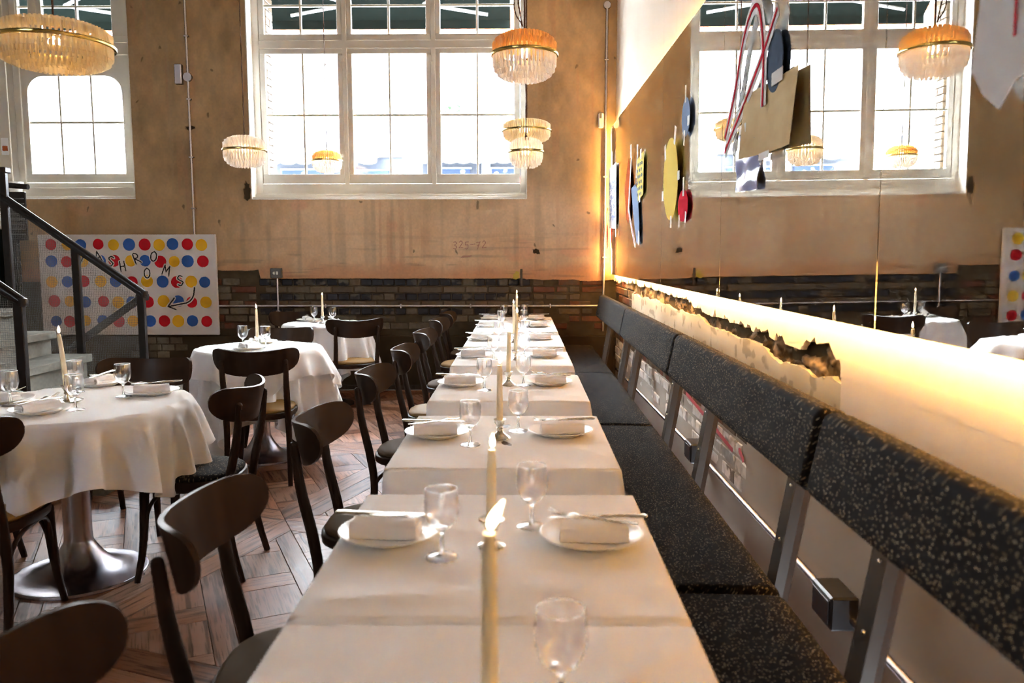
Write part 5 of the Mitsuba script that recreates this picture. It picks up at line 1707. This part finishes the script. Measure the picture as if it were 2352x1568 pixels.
for i, (a, b) in enumerate(((-5.75, -4.35), (-4.15, -2.55), (-2.2, -0.9), (-0.75, 0.9))):
    k = put('shop_window', P(box([a, YB - 0.12, ST + 0.5], [b, YB + 0.02, 3.50]), 'm_shopdark'), bl)
    put('pilaster', P(box([b, YB - 0.2, ST], [b + 0.2, YB, 3.5], 0.01), 'm_stucco' if i % 2 else 'm_greytrim'), bl)
k = put('shop_window', P(box([-9.9, YB - 0.12, ST + 0.5], [-8.3, YB + 0.02, 3.05]), 'm_shopdark'), bl)
k = put('shop_window', P(box([-11.6, YB - 0.12, ST + 0.5], [-10.3, YB + 0.02, 3.20]), 'm_shopdark'), bl)
sg = thing('shop_sign', 'white shop sign with grey letters seen through the left window', 'sign')
put('board', P(box([-9.75, YB - 0.30, 3.22], [-7.9, YB - 0.225, 3.62], 0.005), 'm_stucco'), sg)
tm = meshkit.text_mesh('SANDBOX', 0.21, 0.01)
tv, tf = (np.asarray(tm.vertices), np.asarray(tm.faces)) if hasattr(tm, 'vertices') else (np.asarray(tm[0]), np.asarray(tm[1]))
tv = tv.copy(); tv[:, :2] -= tv[:, :2].min(0); tw = tv[:, 0].max()
tv[:, 0] *= 1.02 / tw
put('lettering', P((np.stack([tv[:, 0] - 9.72, YB - 0.30 - tv[:, 2], tv[:, 1] + 3.33], 1), tf), 'm_greytrim'), sg)
for (x0, x1, zb_, lb) in ((-5.75, -4.40, 3.30, 'white shop awning with a pink edge, left one'), (-4.15, -3.05, 3.30, 'white shop awning with a pink edge, middle one'), (-2.5, 0.6, 3.31, 'long white shop awning with scalloped edge')):
    k = thing('shop_awning', lb, 'awning', 'shop awnings across the street')
    v = np.array([[x0, YB - 0.22, 3.52], [x1, YB - 0.22, 3.52], [x1, YB - 1.0, zb_ + 0.10], [x0, YB - 1.0, zb_ + 0.10]]).reshape(2, 2, 3)[:, [0, 1]]
    put('cover', P(thicken(np.array([[[x0, YB - 0.22, 3.53], [x1, YB - 0.22, 3.53]], [[x0, YB - 1.0, zb_ + 0.08], [x1, YB - 1.0, zb_ + 0.08]]]), 0.012), 'm_stucco'), k)
    n = max(3, int((x1 - x0) / 0.28))
    sc = unary_union([sbox(x0, zb_, x1, zb_ + 0.09)] + [oval(x0 + (j + 0.5) * (x1 - x0) / n, zb_, (x1 - x0) / n / 2, 0.05, 16) for j in range(n)])
    put('valance', P(move(stand_y(extr(sc, 0.01)), y=YB - 1.0), 'm_stucco'), k)
    put('edge_stripe', P(box([x0, YB - 1.02, zb_ - 0.005], [x1, YB - 1.011, zb_ + 0.03]), 'm_pink'), k)
for i, (x0, x1, z0, z1, txt) in enumerate(((-5.30, -4.42, 2.45, 3.22, 'Shimiya'), (-3.95, -2.95, 2.45, 3.20, 'Shimiya'), (-2.05, -1.15, 2.45, 3.24, ''), (-0.68, 0.5, 2.45, 3.24, ''))):
    k = thing('shop_poster', ['dark blue shop poster with white lettering behind the left casement', 'dark blue shop poster with white lettering behind the middle casement', 'blue and grey shop poster behind the right casement, left one', 'blue and grey shop poster with a red disc behind the right casement'][i], 'poster')
    put('board', P(box([x0, YB - 0.15, z0], [x1, YB - 0.125, z1], 0.004), 'm_posterblue'), k)
    put('frame', P(cat([box([x0 - 0.03, YB - 0.16, z1], [x1 + 0.03, YB - 0.12, z1 + 0.03]), box([x0 - 0.03, YB - 0.16, z0], [x0, YB - 0.12, z1])]), 'm_skyblue'), k)
    if txt:
        tm = meshkit.text_mesh(txt, 0.13, 0.006, True)
        tv, tf = (np.asarray(tm.vertices), np.asarray(tm.faces)) if hasattr(tm, 'vertices') else (np.asarray(tm[0]), np.asarray(tm[1]))
        tv = tv.copy(); tv[:, :2] -= tv[:, :2].min(0); tv[:, 0] *= 0.45 / tv[:, 0].max()
        put('lettering', P((np.stack([tv[:, 0] + x0 + 0.28, YB - 0.152 - tv[:, 2], tv[:, 1] + z1 - 0.30], 1), tf), 'm_stucco'), k)
    rq = random.Random(i)
    for j in range(5):
        put('pale_shape', P(move(stand_y(extr(oval(x0 + rq.uniform(0.08, 0.9) * (x1 - x0) * 0.95, z0 + rq.uniform(0.45, 0.95) * (z1 - z0), 0.06, 0.045, 7, rq.uniform(0, 90)), 0.003)), y=YB - 0.151), 'm_greytrim' if j % 2 else 'm_dust'), k)
    if i in (0, 3):
        put('red_disc', P(move(stand_y(extr(oval(x1 - (0.12 if i == 0 else 0.55), z1 - 0.30, 0.09, 0.12, 18), 0.004)), y=YB - 0.153), 'm_coral'), k, label='red disc')
pl = thing('window_plants', 'green potted plants on the sill of a far window', 'plant')
rq = random.Random(2)
scene[pl] = P(cat([TM(trimesh.creation.icosphere(1, rq.uniform(0.03, 0.06)).vertices * [1, 1, 1.3] + [rq.uniform(-1.72, -1.3), YB - 0.02 + rq.uniform(-0.05, 0.03), 4.5 + rq.uniform(0, 0.16)], trimesh.creation.icosphere(1).faces) for _ in range(26)]), 'm_leaf')
labels[pl]['kind'] = 'stuff'
for (x0, x1, lb) in ((-2.83, -0.135, 'dark green folding awning over the main window outside'), (-7.2, -4.10, 'dark green folding awning over the left window outside')):
    k = thing('window_awning', lb, 'awning', 'dark awnings outside the windows')
    put('fabric', P(thicken(np.array([[[x0, 8.45, 4.62], [x1, 8.45, 4.62]], [[x0, 9.28, 3.98], [x1, 9.28, 3.98]]]), 0.006), 'm_awning'), k)
    put('valance', P(box([x0, 9.275, 3.885], [x1, 9.285, 4.0]), 'm_awning'), k)
    put('front_bar', P(tube([(x0 + 0.02, 9.24, 4.035), (x1 - 0.02, 9.24, 4.035)], 0.018, 10), 'm_alu', 40), k)
    xm_ = (x0 + x1) / 2
    for (a, b) in (((x0 + 0.10, 8.6, 4.22), (x0 + 0.95, 9.1, 4.10)), ((x0 + 0.95, 9.1, 4.10), (x0 + 0.25, 9.22, 4.02)), ((x1 - 0.10, 8.6, 4.22), (x1 - 0.95, 9.1, 4.10)), ((x1 - 0.95, 9.1, 4.10), (x1 - 0.25, 9.22, 4.02))):
        put('folding_arm', P(tube([a, b], 0.020, 8), 'm_alu', 40), k)
